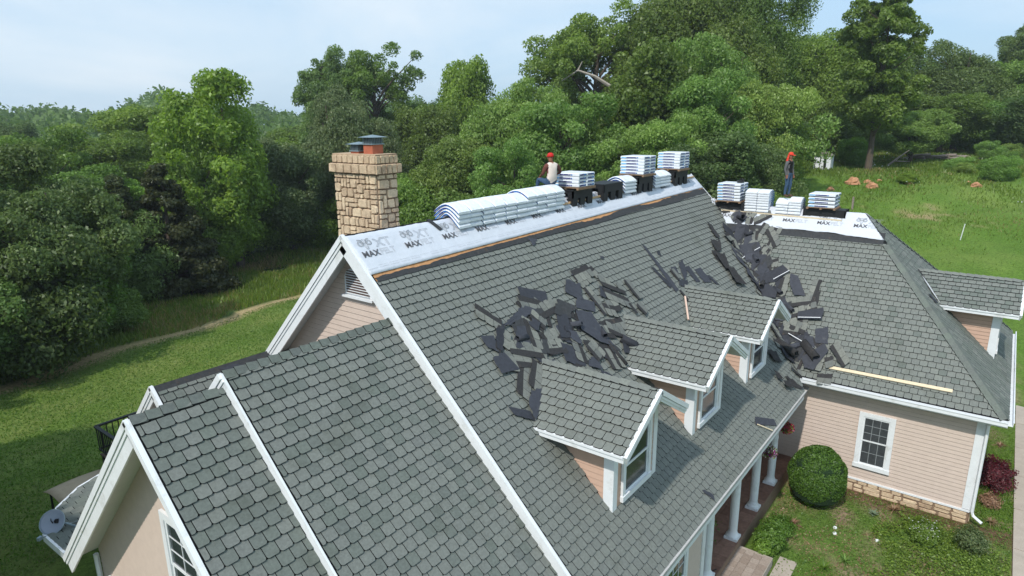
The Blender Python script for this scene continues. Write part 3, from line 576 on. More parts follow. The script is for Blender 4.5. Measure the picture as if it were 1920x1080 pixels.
# --- dormers
def dormer(xc, zr, fy, hostz, green=0.0):
    """gabled dormer, ridge along y; hostz(y) = height of the roof it grows from; its inverse gives where things die into it"""
    md, hw, bw = .59, 1.38, .93; wy = fy + .45; y_at = lambda z: (z - hostz(0)) / m_; kd = math.sqrt(1 + md * md)
    dm = empty('dormer', (xc, wy, hostz(wy)), house); zt = lambda a: zr - md * a
    for sg in (-1, 1):
        sl = Slope((xc, 0, zr), (0, -1, 0), (sg, 0, -md)); poly = [(-y_at(zr), 0), (-fy, 0), (-fy, hw * kd), (-y_at(zt(hw)), hw * kd)]
        d_ = deck(sl, poly, dm, t=.09); tabs(sl, [(poly[0][0] - .02, 0), (-fy + .015, 0), (-fy + .015, hw * kd + .02), (poly[3][0] - .02, hw * kd + .02)], dm, green=green)
        # eave fascia and gutter line
        e = MB(); ze = zt(hw); e.beam((xc + sg * hw, fy, ze - .07), (xc + sg * hw, y_at(ze - .1) + .02, ze - .07), ZV, .03, .15); e.beam((xc + sg * (hw + .025), fy + .01, ze - .025), (xc + sg * (hw + .025), y_at(ze) + .02, ze - .025), ZV, .03, .045); e.build('eave_board', M_TRIM, dm)
        rb = rake((xc, fy, zr), (xc + sg * (hw + .03), fy, zt(hw + .03)), YM, dn((-sg * md, 0, -1)), dm, h=.22)
        sf = MB(); sf.prism([Vector((xc, fy + .02, zr - .16)), Vector((xc + sg * hw, fy + .02, zt(hw) - .14)), Vector((xc + sg * hw, wy, zt(hw) - .14)), Vector((xc, wy, zr - .16))], (0, 0, .02)); sf.build('soffit', M_SOFFIT, dm)
        zz = zt(bw) - .12; X_ = xc + sg * bw; O = (X_, 0, 0); poly = [(y_at(zz) + .1, zz), (wy, zz), (wy, hostz(wy) - .05)]
        wp = wall(O, (0, 1, 0), (sg, 0, 0), poly, dm, name='side_wall'); siding(O, (0, 1, 0), (sg, 0, 0), [(poly[0][0], zz), (wy + .15, zz), (wy + .15, hostz(wy + .15) - .05)], dm, M_SIDED, z0=hostz(wy) - .03)
        cb = MB(); hb = zz + .1 - hostz(wy) + .02; cb.box((X_ + sg * .012, wy + .085, (zz + .1 + hostz(wy)) / 2), (.04, .20, hb)); cb.box((X_ - sg * .055, wy - .012, (zz + .1 + hostz(wy)) / 2), (.17, .045, hb)); cb.build('corner_board', M_TRIM, dm)
    hz_ = hostz(wy); P_ = [(-bw, hz_), (bw, hz_), (bw, zt(bw) - .12), (0, zr - .12), (-bw, zt(bw) - .12)]
    wall((xc, wy, 0), (1, 0, 0), YM, P_, dm, name='front_wall'); siding((xc, wy, 0), (1, 0, 0), YM, [(-bw + .14, hz_), (bw - .14, hz_), (bw - .14, zt(bw) - .12), (0, zr - .12), (-bw + .14, zt(bw) - .12)], dm, M_SIDED)
    window(dm, (xc - .62, wy - .02, hz_ + .10), (1, 0, 0), YM, 1.24, 1.42, trim=.11, cols=1, rows=(1, 1), deep=True)
    caps(((xc, y_at(zr) + .02, zr), (xc, fy, zr)), dm, (dn((-1, 0, -md)), dn((1, 0, -md))), w=.14, E=.205)
    return dm
hostM = lambda y: m_ * y
DX = (2.77, 6.735, 10.70)
DORM = [dormer(x, -2.87, -5.75, hostM) for x in DX]
hostH = lambda y: zR + m_ * (y + 6.596)
DORM.append(dormer(18.0, -2.97, -11.42, hostH, green=.3))
tag(DORM[3], 'dormer on the hip end of the right wing')
# --- shingles: the 300 that show largest are parts, the rest one joined field
def seen(t):
    x, y, z = project(t[6]); return z > .5 and -20 < x < 1940 and -20 < y < 1100
TABS = [t for t in TABS if seen(t)]
DIMS = lambda c: any(abs(c.x - x) < .93 and -5.3 < c.y and c.z - m_ * c.y < .12 and c.y < -2.9 - .59 * abs(c.x - x) - .05 for x in DX)
TABS = [t for t in TABS if not (t[0] is r_main and DIMS(t[6]))]
TABS.sort(key=lambda t: -t[5] / project(t[6])[2] ** 2)
for par, V, F, g, tt, ar, c in TABS[:298]:
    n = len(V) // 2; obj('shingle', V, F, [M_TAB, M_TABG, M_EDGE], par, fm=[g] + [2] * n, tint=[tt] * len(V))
fb = MB()
for par, V, F, g, tt, ar, c in TABS[298:]:
    b0 = len(fb.V); fb.V += V; fb.F += [tuple(i + b0 for i in f) for f in F]; fb.M += [g] + [2] * (len(F) - 1); fb.T += [tt] * len(V)
fo = fb.build('shingle_field', [M_TAB, M_TABG, M_EDGE], house, tint=True); tag(fo, kind='stuff')
print('tabs', len(TABS))
# --- chimney
ch = empty('chimney', (2.5, 2.2, -2.6), house); cx0, cx1, cy0, cy1 = 2.2, 2.83, 1.43, 2.99
b = MB(); b.box(((cx0 + cx1) / 2, (cy0 + cy1) / 2, -.65), (cx1 - cx0, cy1 - cy0, 3.4)); b.box(((cx0 + cx1) / 2, (cy0 + cy1) / 2, 1.12), (cx1 - cx0 + .14, cy1 - cy0 + .14, .24)); b.box(((cx0 + cx1) / 2, (cy0 + cy1) / 2, 1.34), (cx1 - cx0 + .04, cy1 - cy0 + .04, .22)); b.build('chimney_core', M_MORTAR, ch)
def ashlar(u0, u1, z0, z1, cell=.118):
    nu, nz = max(2, round((u1 - u0) / cell)), max(2, round((z1 - z0) / cell)); g = np.zeros((nu, nz), bool); R_ = []; du, dz = (u1 - u0) / nu, (z1 - z0) / nz
    for j in range(nz):
        for i in range(nu):
            if g[i, j]: continue
            w, h = random.choice([(2, 1), (2, 2), (1, 2), (3, 2), (2, 1), (1, 1), (3, 1), (2, 2), (1, 3), (2, 2)])
            while i + w > nu or g[i:i + w, j].any(): w -= 1
            h = min(h, nz - j)
            while g[i:i + w, j:j + h].any(): h -= 1
            g[i:i + w, j:j + h] = True; R_.append((u0 + i * du, z0 + j * dz, u0 + (i + w) * du, z0 + (j + h) * dz))
    return R_
random.seed(5); gp = .011
for (a, z, c, d) in ashlar(cy0, cy1, -.9, .995): stone(ch, [(cx0 - .004, u, w) for u, w in rough_quad(a + gp, z + gp, c - gp, d - gp, cut=.30)], XM, .045, t=random.uniform(0, 1))
for (a, z, c, d) in ashlar(cx0, cx1, -.9, .995): stone(ch, [(u, cy0 - .004, w) for u, w in rough_quad(a + gp, z + gp, c - gp, d - gp, cut=.30)], YM, .045, t=random.uniform(0, .8))
for i in range(6):
    u = cy0 - .10 + i * (cy1 - cy0 + .2) / 6; stone(ch, [(cx0 - .072, a, w) for a, w in rough_quad(u + .008, 1.01, u + (cy1 - cy0 + .2) / 6 - .008, 1.235, cut=.08)], XM, .05, t=random.uniform(0, .5))
for i in range(5):
    u = cx0 - .10 + i * (cx1 - cx0 + .2) / 5; stone(ch, [(a, cy0 - .072, w) for a, w in rough_quad(u + .006, 1.01, u + (cx1 - cx0 + .2) / 5 - .006, 1.235, cut=.08)], YM, .05, t=random.uniform(0, .4))
for i in range(8):
    u = cy0 - .03 + i * (cy1 - cy0 + .06) / 8; stone(ch, [(cx0 - .022, a, w) for a, w in rough_quad(u + .006, 1.25, u + (cy1 - cy0 + .06) / 8 - .006, 1.44, cut=.15)], XM, .035, t=random.uniform(0, .6))
for i in range(5):
    u = cx0 - .03 + i * (cx1 - cx0 + .06) / 5; stone(ch, [(a, cy0 - .022, w) for a, w in rough_quad(u + .006, 1.25, u + (cx1 - cx0 + .06) / 5 - .006, 1.44, cut=.15)], YM, .035, t=random.uniform(0, .5))
b = MB(); b.box((2.515, 2.21, 1.455), (.68, 1.6, .03)); b.build('chimney_crown', M_CLAY if False else M_STONE, ch)
for (fy_, zb, fw) in ((1.86, 1.47, .33), (2.38, 1.47, .30)):
    hc = .22 if fy_ < 2 else .05
    b = MB(); b.box((2.52, fy_, zb + hc / 2), (fw, fw, hc)); b.build('flue', M_CLAY, ch)
    b = MB(); R0 = fw * .56
    for q in range(28):
        a = q / 28 * 2 * math.pi; px_ = max(-1, min(1, 1.35 * math.cos(a))); py_ = max(-1, min(1, 1.35 * math.sin(a))); b.box((2.52 + px_ * R0, fy_ + py_ * R0, zb + hc + .085), (.008, .008, .17))
    b.box((2.52, fy_, zb + hc + .01), (2 * R0 + .02, 2 * R0 + .02, .025)); b.box((2.52, fy_, zb + hc + .09), (R0 * 1.7, R0 * 1.7, .15), m=1); b.build('cap_cage', [M_GALV, M_MESHM], ch)
    b = MB(); Rl = R0 * 1.42; b.add([(2.52 - Rl, fy_ - Rl, zb + hc + .17), (2.52 + Rl, fy_ - Rl, zb + hc + .17), (2.52 + Rl, fy_ + Rl, zb + hc + .17), (2.52 - Rl, fy_ + Rl, zb + hc + .17), (2.52, fy_, zb + hc + .23)], [(0, 1, 4), (1, 2, 4), (2, 3, 4), (3, 0, 4), (3, 2, 1, 0)]); b.build('cap_lid', M_GALV, ch)
# --- low porch roof with the dish, gable windows, lower left bits
PR = [(-4.83, 3.15), (-4.83, 4.39), (-4.26, 5.44), (-3.6, 6.09), (-3.0, 6.36), (-1.5, 6.6), (-1.5, 2.9)]
pz = lambda y: -6.0 - .07 * (y - 3.2)
PS = Slope((-4.83, 2.9, pz(2.9)), (1, 0, 0), (0, 1, -.07)); kp = math.sqrt(1 + .07 ** 2); pp = [(x + 4.83, (y - 2.9) * kp) for x, y in PR]
r7 = deck(PS, pp, house, t=.10); TB0 = len(TABS); TABS = []
tabs(PS, [(0.02, .0), (.02, 1.5), (.57, 2.53), (1.22, 3.18), (1.82, 3.45), (3.2, 3.6), (3.2, 0)], r7, green=.6, E=.22, Wt=.26)
for par, V, F, g, tt, ar, c in TABS: obj('shingle', V, F, [M_TAB, M_TABG, M_EDGE], par, fm=[g] + [2] * (len(F) - 1), tint=[tt] * len(V))
for a, c in zip(PR[:5], PR[1:6]):
    b = MB(); b.beam((a[0], a[1], pz(a[1]) - .05), (c[0], c[1], pz(c[1]) - .05), ZV, .05, .16); b.build('fascia', M_TRIM, house)
b = MB(); b.box((-2.6, 3.3, -7.9), (.14, .14, 3.5)); b.build('porch_post', M_TRIM, house)
b = MB(); b.tube([(-4.46, 2.72, -6.0), (-4.46, 2.72, -9.4)], .05, 6); b.build('downspout', M_TRIM, house)
window(house, (-4.40, -.60, -5.55), (0, -1, 0), XM, 1.95, 1.85, trim=.13, cols=4, rows=(3, 3))
window(house, (-4.40, 2.35, -8.2), (0, -1, 0), XM, 1.35, 1.85, trim=.13, cols=3, rows=(2, 2))
# ------------------------------------------------------------------ roofing felt draped over the ridges
def felt_sheet(name, pf, nu, nv, parent=None):
    """pf(i/nu, j/nv) -> world point"""
    V = [pf(i / nu, j / nv) for i in range(nu + 1) for j in range(nv + 1)]; F = []
    for i in range(nu):
        for j in range(nv):
            a = i * (nv + 1) + j; F.append((a, a + 1, a + nv + 2, a + nv + 1))
    n = len(V); 
    o = obj(name, V, F, M_FELT, parent, smooth=True); md = o.modifiers.new('t', 'SOLIDIFY'); md.thickness = .004; return o
wr = lambda u, v: .006 * math.sin(u * 9 + 3 * math.sin(u * 1.3 + v * 2)) * math.sin(v * 7 + u) + .004 * math.sin(u * 23 + v * 11)
def pfM(a, b):
    u = -.01 + a * (Lx + .0); f = felt_edge(u) / k_; y = .75 - b * (.75 + f); h = .036 + wr(u, y * 3)
    z = -m_ * (math.sqrt(y * y + .0009)); n = Vector((0, -m_ if y < 0 else m_, 1)).normalized(); return Vector((u, y, z)) + n * h * (1 if abs(y) > .05 else .8)
fm = felt_sheet('roofing_felt', pfM, 260, 24); tag(fm, 'long white roofing felt with repeated print draped over the main ridge', 'roofing felt')
wv = lambda u: .05 * math.sin(u * 2.2 + .6) + .03 * math.sin(u * 5.1)
def pfR(a, b):
    # u along the wing ridge, b from the far side (0) over the ridge to the near edge (1)
    u = .12 + a * 6.55; lim = .73 + .10 * ss(3.4, 6.5, u) + .6 * wv(u) * (1 - a); x = -.45 + b * (.45 + lim); xx = xR - x
    yh = -1.138 - u; yhip = -6.596 - abs(x); y = yh
    if yh < yhip: y = yhip + 0.02
    if u < .9: xx = xx + 0; 
    h = .046 + wr(u, x * 3) + .03 * max(0, b - .93) / .07 * abs(math.sin(u * 3.1)); z = zR - m_ * math.sqrt(x * x + .001)
    if u < .5: h += .10 * (1 - u / .5) * abs(math.sin(b * 9))
    return Vector((xx, y, z)) + Vector((-m_ if x > 0 else m_, 0, 1)).normalized() * h
fr = felt_sheet('roofing_felt', pfR, 120, 24); tag(fr, 'short white roofing felt with wavy loose edge on the right wing ridge', 'roofing felt')
# print: letters and ram-head mark
def text_geo(body, size, offset=0.0, outline=0.0, sx=1.0):
    c = bpy.data.curves.new('t', 'FONT'); c.body = body; c.size = size; c.offset = offset; c.resolution_u = 3
    if outline: c.fill_mode = 'NONE'; c.bevel_depth = outline; c.bevel_resolution = 0
    o = bpy.data.objects.new('t', c); COL.objects.link(o); dg = bpy.context.evaluated_depsgraph_get(); me = o.evaluated_get(dg).to_mesh()
    V = [(v.co.x * sx, v.co.y, v.co.z * .2) for v in me.vertices]; F = [tuple(p.vertices) for p in me.polygons]; o.evaluated_get(dg).to_mesh_clear()
    bpy.data.objects.remove(o); bpy.data.curves.remove(c); return V, F
T_MAX = text_geo('MAX', .205, .0045, sx=1.0); T_FELT = text_geo('FELT', .205, 0, .0022, sx=.98); T_XT = text_geo('XT', .30, 0, .0032, sx=1.12)
def ribbon(pts, w):
    V = []; F = []
    for i, p in enumerate(pts):
        a = pts[max(i - 1, 0)]; b = pts[min(i + 1, len(pts) - 1)]; dx, dy = b[0] - a[0], b[1] - a[1]; L_ = math.hypot(dx, dy) or 1; V += [(p[0] - dy / L_ * w, p[1] + dx / L_ * w, 0), (p[0] + dy / L_ * w, p[1] - dx / L_ * w, 0)]
    for i in range(len(pts) - 1): F.append((2 * i, 2 * i + 1, 2 * i + 3, 2 * i + 2))
    return V, F
def spiral(cx, cy, r, sg, turns=1.35, n=26, a0=1.2): return [(cx + sg * r * (1 - .68 * i / n) * math.cos(a0 + turns * 2 * math.pi * i / n), cy + r * (1 - .68 * i / n) * math.sin(a0 + turns * 2 * math.pi * i / n)) for i in range(n + 1)]
def ram():
    V = []; F = []
    for pts, w in ((spiral(-.115, .03, .095, -1), .007), (spiral(.115, .03, .095, 1), .007), (spiral(-.115, .03, .070, -1, 1.0), .003), (spiral(.115, .03, .070, 1, 1.0), .003),
                   ([(-.05, .10), (-.055, .02), (-.035, -.08), (-.02, -.13), (0, -.145), (.02, -.13), (.035, -.08), (.055, .02), (.05, .10), (0, .125), (-.05, .10)], .004),
                   ([(-.035, .03), (-.012, .015)], .006), ([(.035, .03), (.012, .015)], .006), ([(-.015, -.105), (0, -.115), (.015, -.105)], .004), ([(0, .1), (-.012, .0), (-.015, -.09)], .0025), ([(0, .1), (.012, .0), (.015, -.09)], .0025)):
        v, f = ribbon(pts, w); b = len(V); V += v; F += [tuple(i + b for i in q) for q in f]
    return V, F
T_RAM = ram()
def place_print(geo, O, U, Vd, N_, u, v, mt, name, parent, slant=0.0):
    O, U, Vd, N_ = Vector(O), Vector(U), Vector(Vd), Vector(N_); V = [O + U * (u + p[0] + slant * p[1]) - Vd * (v + p[1]) + N_ * (.0035 + p[2]) for p in geo[0]]
    return obj(name, V, geo[1], mt, parent)
def shift(geo, dx, dy): return ([(x + dx, y + dy, z) for x, y, z in geo[0]], geo[1])
ON = MF.N * .044
for i in range(15):
    u = .10 + i * 1.183; v = -(.46 - .0115 * i) * k_ 
    place_print(T_MAX, ON, MF.U, MF.V, MF.N, u, v, M_PRINT, 'print', fm); place_print(T_FELT, ON, MF.U, MF.V, MF.N, u + .46, v, M_PRINTL, 'print', fm)
    if i < 3 or i > 3: place_print(shift(T_RAM, .22, .32), ON, MF.U, MF.V, MF.N, u, v, M_PRINTL, 'printed_mark', fm); place_print(shift(T_XT, .45, .20), ON, MF.U, MF.V, MF.N, u, v, M_PRINTL, 'print', fm)
    elif i == 3: place_print(shift(T_RAM, .22, .32), ON, MF.U, MF.V, MF.N, u, v, M_PRINTL, 'printed_mark', fm)
# faint ruled lines along the lower edge
b = MB()
for off, w in ((.12, .004), (.17, .003)):
    for i in range(60):
        if random.random() < .85: a = i * .3; b.add([MF.p(a, felt_edge(a) - off, .0475), MF.p(a + .26, felt_edge(a) - off, .0475), MF.p(a + .26, felt_edge(a) - off + w, .0475), MF.p(a, felt_edge(a) - off + w, .0475)], [(0, 1, 2, 3)])
b.build('printed_rule', M_PRINTL, fm)
ONR = RF.N * .054
for i in range(5):
    u = .33 + i * 1.22; v = -.50 * k_
    place_print(T_MAX, RF.O + ONR, RF.U, RF.V, RF.N, u, v, M_PRINT, 'print', fr)
    if i < 5: place_print(T_FELT, RF.O + ONR, RF.U, RF.V, RF.N, u + .46, v, M_PRINTL, 'print', fr)
    if i >= 3: place_print(shift(T_RAM, .22, .30), RF.O + ONR, RF.U, RF.V, RF.N, u, v, M_PRINTL, 'printed_mark', fr); place_print(shift(T_XT, .45, .20), RF.O + ONR, RF.U, RF.V, RF.N, u, v, M_PRINTL, 'print', fr)
# black scrap of felt on the ridge, crumpled white end at the right wing
b = MB(); b.add([MF.p(2.33, .0, .055), MF.p(2.45, .0, .055), MF.p(2.62, .34, .052), MF.p(2.50, .36, .052)], [(0, 1, 2, 3)]); b.add([MF.p(2.33, .0, .046), MF.p(2.45, .0, .046), MF.p(2.62, .34, .046), MF.p(2.50, .36, .046)], [(3, 2, 1, 0)])
tag(b.build('tape_strip', M_BLACK), 'short dark strip lying across the white felt near the third ram mark', 'tape')
def crumple(c, s, mt, label, seed, name='crumpled_felt', cat='felt scrap'):
    g = np.random.default_rng(seed); n = 14; V = []; F = []
    for i in range(n + 1):
        for j in range(n + 1):
            a, q = i / n - .5, j / n - .5; V.append((c[0] + a * s[0] + g.normal(0, .02), c[1] + q * s[1] + g.normal(0, .02), c[2] + s[2] * (.5 * math.sin(i * 1.1) * math.cos(j * 1.3) + .6 * (1 - 3.2 * (a * a + q * q))) + g.normal(0, .012)))
    for i in range(n):
        for j in range(n): k = i * (n + 1) + j; F.append((k, k + n + 1, k + n + 2, k + 1))
    o = obj(name, V, F, mt); o.modifiers.new('t', 'SOLIDIFY').thickness = .006; tag(o, label, cat); return o
crumple((17.78, -1.02, -1.13), (.55, .40, .22), M_FELT, 'crumpled white end of felt bunched beside the leftmost black bracket of the right wing', 1)
crumple((17.45, -1.28, -1.52), (.55, .32, .16), M_SCRAP, 'crumpled black felt under the crumpled white end at the top of the valley', 2)
# toe boards
def board(a, b_, w, h, mt, label, cat='board', name='toe_board'):
    q = MB(); q.beam(a, b_, (0, 0, 1), w, h); return tag(q.build(name, mt), label, cat)
board(MF.p(3.12, .265 * k_, .075), MF.p(8.0, .215 * k_, .075), .055, .05, M_LUMBER, 'light brown timber batten holding the long row of white bundles')
board(MF.p(8.05, .215 * k_, .075), MF.p(13.0, .17 * k_, .075), .06, .05, M_LUMBER, 'timber batten below the black brackets in the middle of the main ridge')
board(MF.p(13.05, .17 * k_, .075), MF.p(17.7, .14 * k_, .075), .06, .05, M_LUMBER, 'timber batten below the black brackets at the far end of the main ridge')
board((17.66, -1.29, -1.36), (17.62, -5.92, -1.41), .06, .05, M_LUMBW, 'pale timber batten along the felt of the right wing ridge')
# --- pallets of bundles
def flat_bundle():
    t = empty('shingle_bundle', (0, 0, 0)); n = 6; a, b_, h = .455, .225, .10; V = []; F = []
    prof = [(.02, 0), (.0, .02), (.0, .08), (.02, .10)]
    for d, z in prof: V += [(-a + d, -b_ + d, z), (a - d, -b_ + d, z), (a - d, b_ - d, z), (-a + d, b_ - d, z)]
    for i in range(3):
        for k in range(4): F.append((i * 4 + k, i * 4 + (k + 1) % 4, i * 4 + 4 + (k + 1) % 4, i * 4 + 4 + k))
    F += [(3, 2, 1, 0), (12, 13, 14, 15)]
    obj('wrap', V, F, M_WRAP, t)
    for sg in (-1, 1):
        for (u0, u1, mt) in ((-.43, -.24, M_LBLUE), (-.23, .16, M_NAVY), (.17, .22, M_BLUE)):
            y = sg * (b_ + .0015); q = [(sg * -1 * u0, y, .028), (sg * -1 * u1, y, .028), (sg * -1 * u1, y, .070), (sg * -1 * u0, y, .070)]; obj('printed_band', q, [(0, 1, 2, 3)], mt, t)
            
        x = sg * (a + .0015); obj('printed_band', [(x, -.19, .026), (x, .17, .026), (x, .17, .074), (x, -.19, .074)], [(0, 1, 2, 3)], M_NAVY, t); obj('printed_band', [(x * 1.001, -.19, .026), (x * 1.001, -.06, .026), (x * 1.001, -.06, .074), (x * 1.001, -.19, .074)], [(0, 1, 2, 3)], M_BLUE, t)
    return t
FB = flat_bundle(); fb_used = False
ORD = ['bottom', 'second', 'third', 'fourth', 'fifth', 'sixth', 'seventh', 'eighth']
def ordl(k, n): return 'bottom' if k == 0 else 'top' if k == n - 1 else ORD[k] + ' from bottom'
def stack(xc, yc, z0, n, where, group, rot, dz=.104):
    global fb_used
    for k in range(n):
        for s_ in (-1, 1):
            r = rot + (math.pi / 2 if False else 0); off = Vector((math.cos(r + math.pi / 2), math.sin(r + math.pi / 2), 0)) * .2285 * s_
            jx, jy = random.uniform(-.012, .012), random.uniform(-.012, .012)
            loc = Vector((xc + jx, yc + jy, z0 + k * dz)) + off
            if not fb_used: o = FB; o.location = loc; o.rotation_euler = (0, 0, r); fb_used = True
            else: o = dup_tree(FB, loc, r + random.uniform(-.01, .01))
            side = ('near' if s_ * (-1 if rot == 0 else 1) > 0 else 'far')
            tag(o, f'flat bundle, {ordl(k, n)} layer, {side} half, {where}', 'shingle bundle', group)
G1 = 'flat shingle bundles stacked on pallets'
stack(8.66, -.05, .285, 4, 'pallet beside sitting person', G1, math.pi / 2)
stack(12.91, -.05, .365, 6, 'six-layer pallet before the last', G1, math.pi / 2)
stack(15.93, -.05, .365, 6, 'last pallet on main ridge', G1, math.pi / 2)
stack(17.95, -1.755, -.965, 6, 'tall pallet on right wing', G1, math.pi / 2, dz=.119)
stack(18.02, -5.18, -.99, 4, 'low pallet near the hip', G1, math.pi / 2, dz=.134)
def pallet(xc, yc, z, w, d, label):
    t = empty('pallet', (xc, yc, z)); 
    for i in range(6):
        b = MB(); b.box((xc - w / 2 + (i + .5) * w / 6, yc, z + .055), (w / 6 - .03, d, .018)); b.build('slat', M_PALLET, t)
    for j in (-1, 0, 1): b = MB(); b.box((xc, yc + j * (d / 2 - .04), z + .022), (w, .07, .044)); b.build('bearer', M_PALLET, t)
    return tag(t, label, 'pallet', 'wooden pallets under the bundle stacks')
pallet(8.66, -.05, .212, 1.0, .96, 'brown wooden pallet under the four-layer stack beside the sitting man')
pallet(12.91, -.05, .292, 1.0, .96, 'brown wooden pallet under the six-layer stack left of the far end of the main ridge')
pallet(15.93, -.05, .292, 1.0, .96, 'brown wooden pallet under the stack at the far end of the main ridge')
pallet(17.95, -1.755, -1.035, .96, 1.0, 'brown wooden pallet under the tall stack with the black strap on the right wing')
pallet(18.02, -5.18, -1.06, .96, 1.0, 'brown wooden pallet under the low stack near the hip of the right wing')
def bracket(c, ztop, ridge, axis, ln, label, wd=.33):
    """black saddle straddling a ridge: level deck, notched skirts down both slopes"""
    t = empty('ridge_bracket', (c[0], c[1], ridge)); R = Matrix.Rotation(0 if axis == 'x' else -math.pi / 2, 3, 'Z'); P = lambda x, y, z: Vector((c[0], c[1], 0)) + R @ Vector((x, y, 0)) + Vector((0, 0, z))
    b = MB(); b.prism([P(-ln / 2, -wd, ztop), P(ln / 2, -wd, ztop), P(ln / 2, wd, ztop), P(-ln / 2, wd, ztop)], (0, 0, -.05)); b.build('top_deck', M_PLASTIC, t)
    zb = lambda y: ridge - m_ * abs(y) + .05
    for sg in (-1, 1):
        b = MB(); b.prism([P(-ln / 2, sg * wd, ztop - .05), P(ln / 2, sg * wd, ztop - .05), P(ln / 2, sg * wd, ztop - .26), P(-ln / 2, sg * wd, ztop - .26)], R @ Vector((0, -sg * .05, 0))); b.build('skirt', M_PLASTIC, t)
        for q in (-1, 0, 1):
            x0 = q * (ln / 2 - .13); w = .15; zl = max(zb(wd), ztop - .75); b = MB(); b.prism([P(x0 - w, sg * wd, ztop - .26), P(x0 + w, sg * wd, ztop - .26), P(x0 + w * .85, sg * (wd - .01), zl), P(x0 - w * .85, sg * (wd - .01), zl)], R @ Vector((0, -sg * .22, 0))); b.build('leg', M_PLASTIC, t)
    for s2 in (-1, 1):
        b = MB(); x = s2 * ln / 2
        b.prism([P(x, -wd, ztop - .04), P(x, wd, ztop - .04), P(x, wd, zb(wd)), P(x, wd * .72, zb(wd * .72)), P(x, wd * .55, ztop - .30), P(x, 0.12, ridge + .09), P(x, -.12, ridge + .09), P(x, -wd * .55, ztop - .30), P(x, -wd * .72, zb(wd * .72)), P(x, -wd, zb(wd))], R @ Vector((-s2 * .04, 0, 0))); b.build('end_panel', M_PLASTIC, t)
    return tag(t, label, 'roof bracket', 'black plastic brackets straddling the ridges')
bracket((8.70, -.03), .212, .0, 'x', 1.12, 'black plastic saddle bracket under the pallet beside the sitting man')
bracket((10.55, -.03), .235, .0, 'x', 1.25, 'empty black plastic saddle bracket with nothing stacked on it', wd=.36)
bracket((12.95, -.03), .292, .0, 'x', 1.10, 'black plastic saddle bracket under the six-layer stack left of the far end')
bracket((16.05, -.03), .292, .0, 'x', 1.15, 'black plastic saddle bracket under the stack at the far end of the main ridge')
bracket((18.0, -1.78), -1.035, zR, 'y', 1.35, 'black plastic saddle bracket under the tall stack at left of the right wing')
bracket((18.02, -5.28), -1.06, zR, 'y', 1.45, 'black plastic saddle bracket under the low stack near the hip')
b = MB()
b.tube([(18.05, -2.02, -.24), (18.05, -2.1, -.17), (18.12, -2.05, -.10), (18.06, -1.98, -.14), (18.0, -2.05, -.2), (18.1, -2.14, -.13), (18.12, -2.02, -.2)], .022, 6); b.box((18.02, -2.02, -.215), (.34, .26, .05), rz=.4); tag(b.build('harness', M_PLASTIC), 'black safety harness lying on top of the tall stack of the right wing', 'harness')
# --- bundles bent over the ridges
def bent(k, w=.452, half=.36, e=0):
    """one bundle draped over a ridge (ridge along x), layer k; origin on the ridge"""
    t = .070; a0 = .10 + .075 * k; n = 12; V = []; F = []; f = lambda y, a: a - math.sqrt((m_ * y) ** 2 + a * a); base = .045 + k * (t + .004); hw = w / 2
    P_ = [(-1, .0), (-1, 0)]
    prof = [(.012, 0), (0, .02), (0, t - .028), (.03, t)]
    for i in range(n + 1):
        y = -half + 2 * half * i / n; s = 1 - .10 * (abs(y) / half) ** 8; z = base + f(y, a0); z2_ = base + f(y, a0 + .03)
        en = (abs(y) / half) ** 10
        for d, h in prof: V.append((-hw + d, y, z + h * (1 - .25 * en) + .1 * t * en))
        for d, h in prof[::-1]: V.append((hw - d, y, z + h * (1 - .25 * en) + .1 * t * en))
    q = 8
    for i in range(n):
        for j in range(q): F.append((i * q + j, (i + 1) * q + j, (i + 1) * q + (j + 1) % q, i * q + (j + 1) % q))
    F += [tuple(range(q)), tuple(range(n * q + q - 1, n * q - 1, -1))]
    fmx = []
    for fc in F:
        xs = [V[i][0] for i in fc]; fmx.append(1 if (max(xs) < -hw + .013 and len(fc) == 4) else 0)
    return obj('bent_bundle', V, F, [M_WRAP, M_BLUE], None, fm=fmx, keep=True)
BENT = {}
COLN = ['first', 'second', 'third', 'fourth', 'fifth', 'sixth', 'seventh', 'eighth', 'ninth', 'tenth']
def drape(x, y, z, k, rot, label, group, half=.36):
    key = (k, half)
    if key not in BENT: BENT[key] = bent(k, half=half); o = BENT[key]; o.location = (x, y, z); o.rotation_euler = (0, 0, rot)
    else: o = dup_tree(BENT[key], (x, y, z), rot + random.uniform(-.012, .012))
    tag(o, label, 'shingle bundle', group)
    return o
GA = 'bent bundles in the long row on the main ridge'
for c_ in range(10):
    nl = 5 if c_ >= 6 else 4
    for k in range(nl):
        drape(3.26 + .462 * c_ + random.uniform(-.012, .012), random.uniform(-.015, .015), random.uniform(-.004, .004), k, 0, f'bent white bundle, {ordl(k, nl)}, {COLN[c_]} column of the long row', GA, half=.40)
GB = 'short stacks of bundles bent over the main ridge between brackets'
for k in range(4): drape(11.62, 0, .03, k, 0, f'bent bundle, {ordl(k, 4)}, single stack behind the empty bracket', GB)
for k in range(4): drape(12.03, 0, .02, k, 0, f'bent bundle, {ordl(k, 4)}, against the left of the six-layer pallet', GB)
for c_ in range(3):
    for k in range(4): drape(13.95 + .46 * c_, 0, .02, k, 0, f'bent bundle, {ordl(k, 4)}, {COLN[c_]} column between the two six-layer pallets', GB)
GC = 'bundles bent over the right wing ridge'
for c_ in range(2):
    for k in range(8): drape(xR + .02, -2.60 - .465 * c_, zR + .02, k, math.pi / 2, f'bent bundle, {ordl(k, 8)}, {COLN[c_]} column right of the tall pallet', GC)
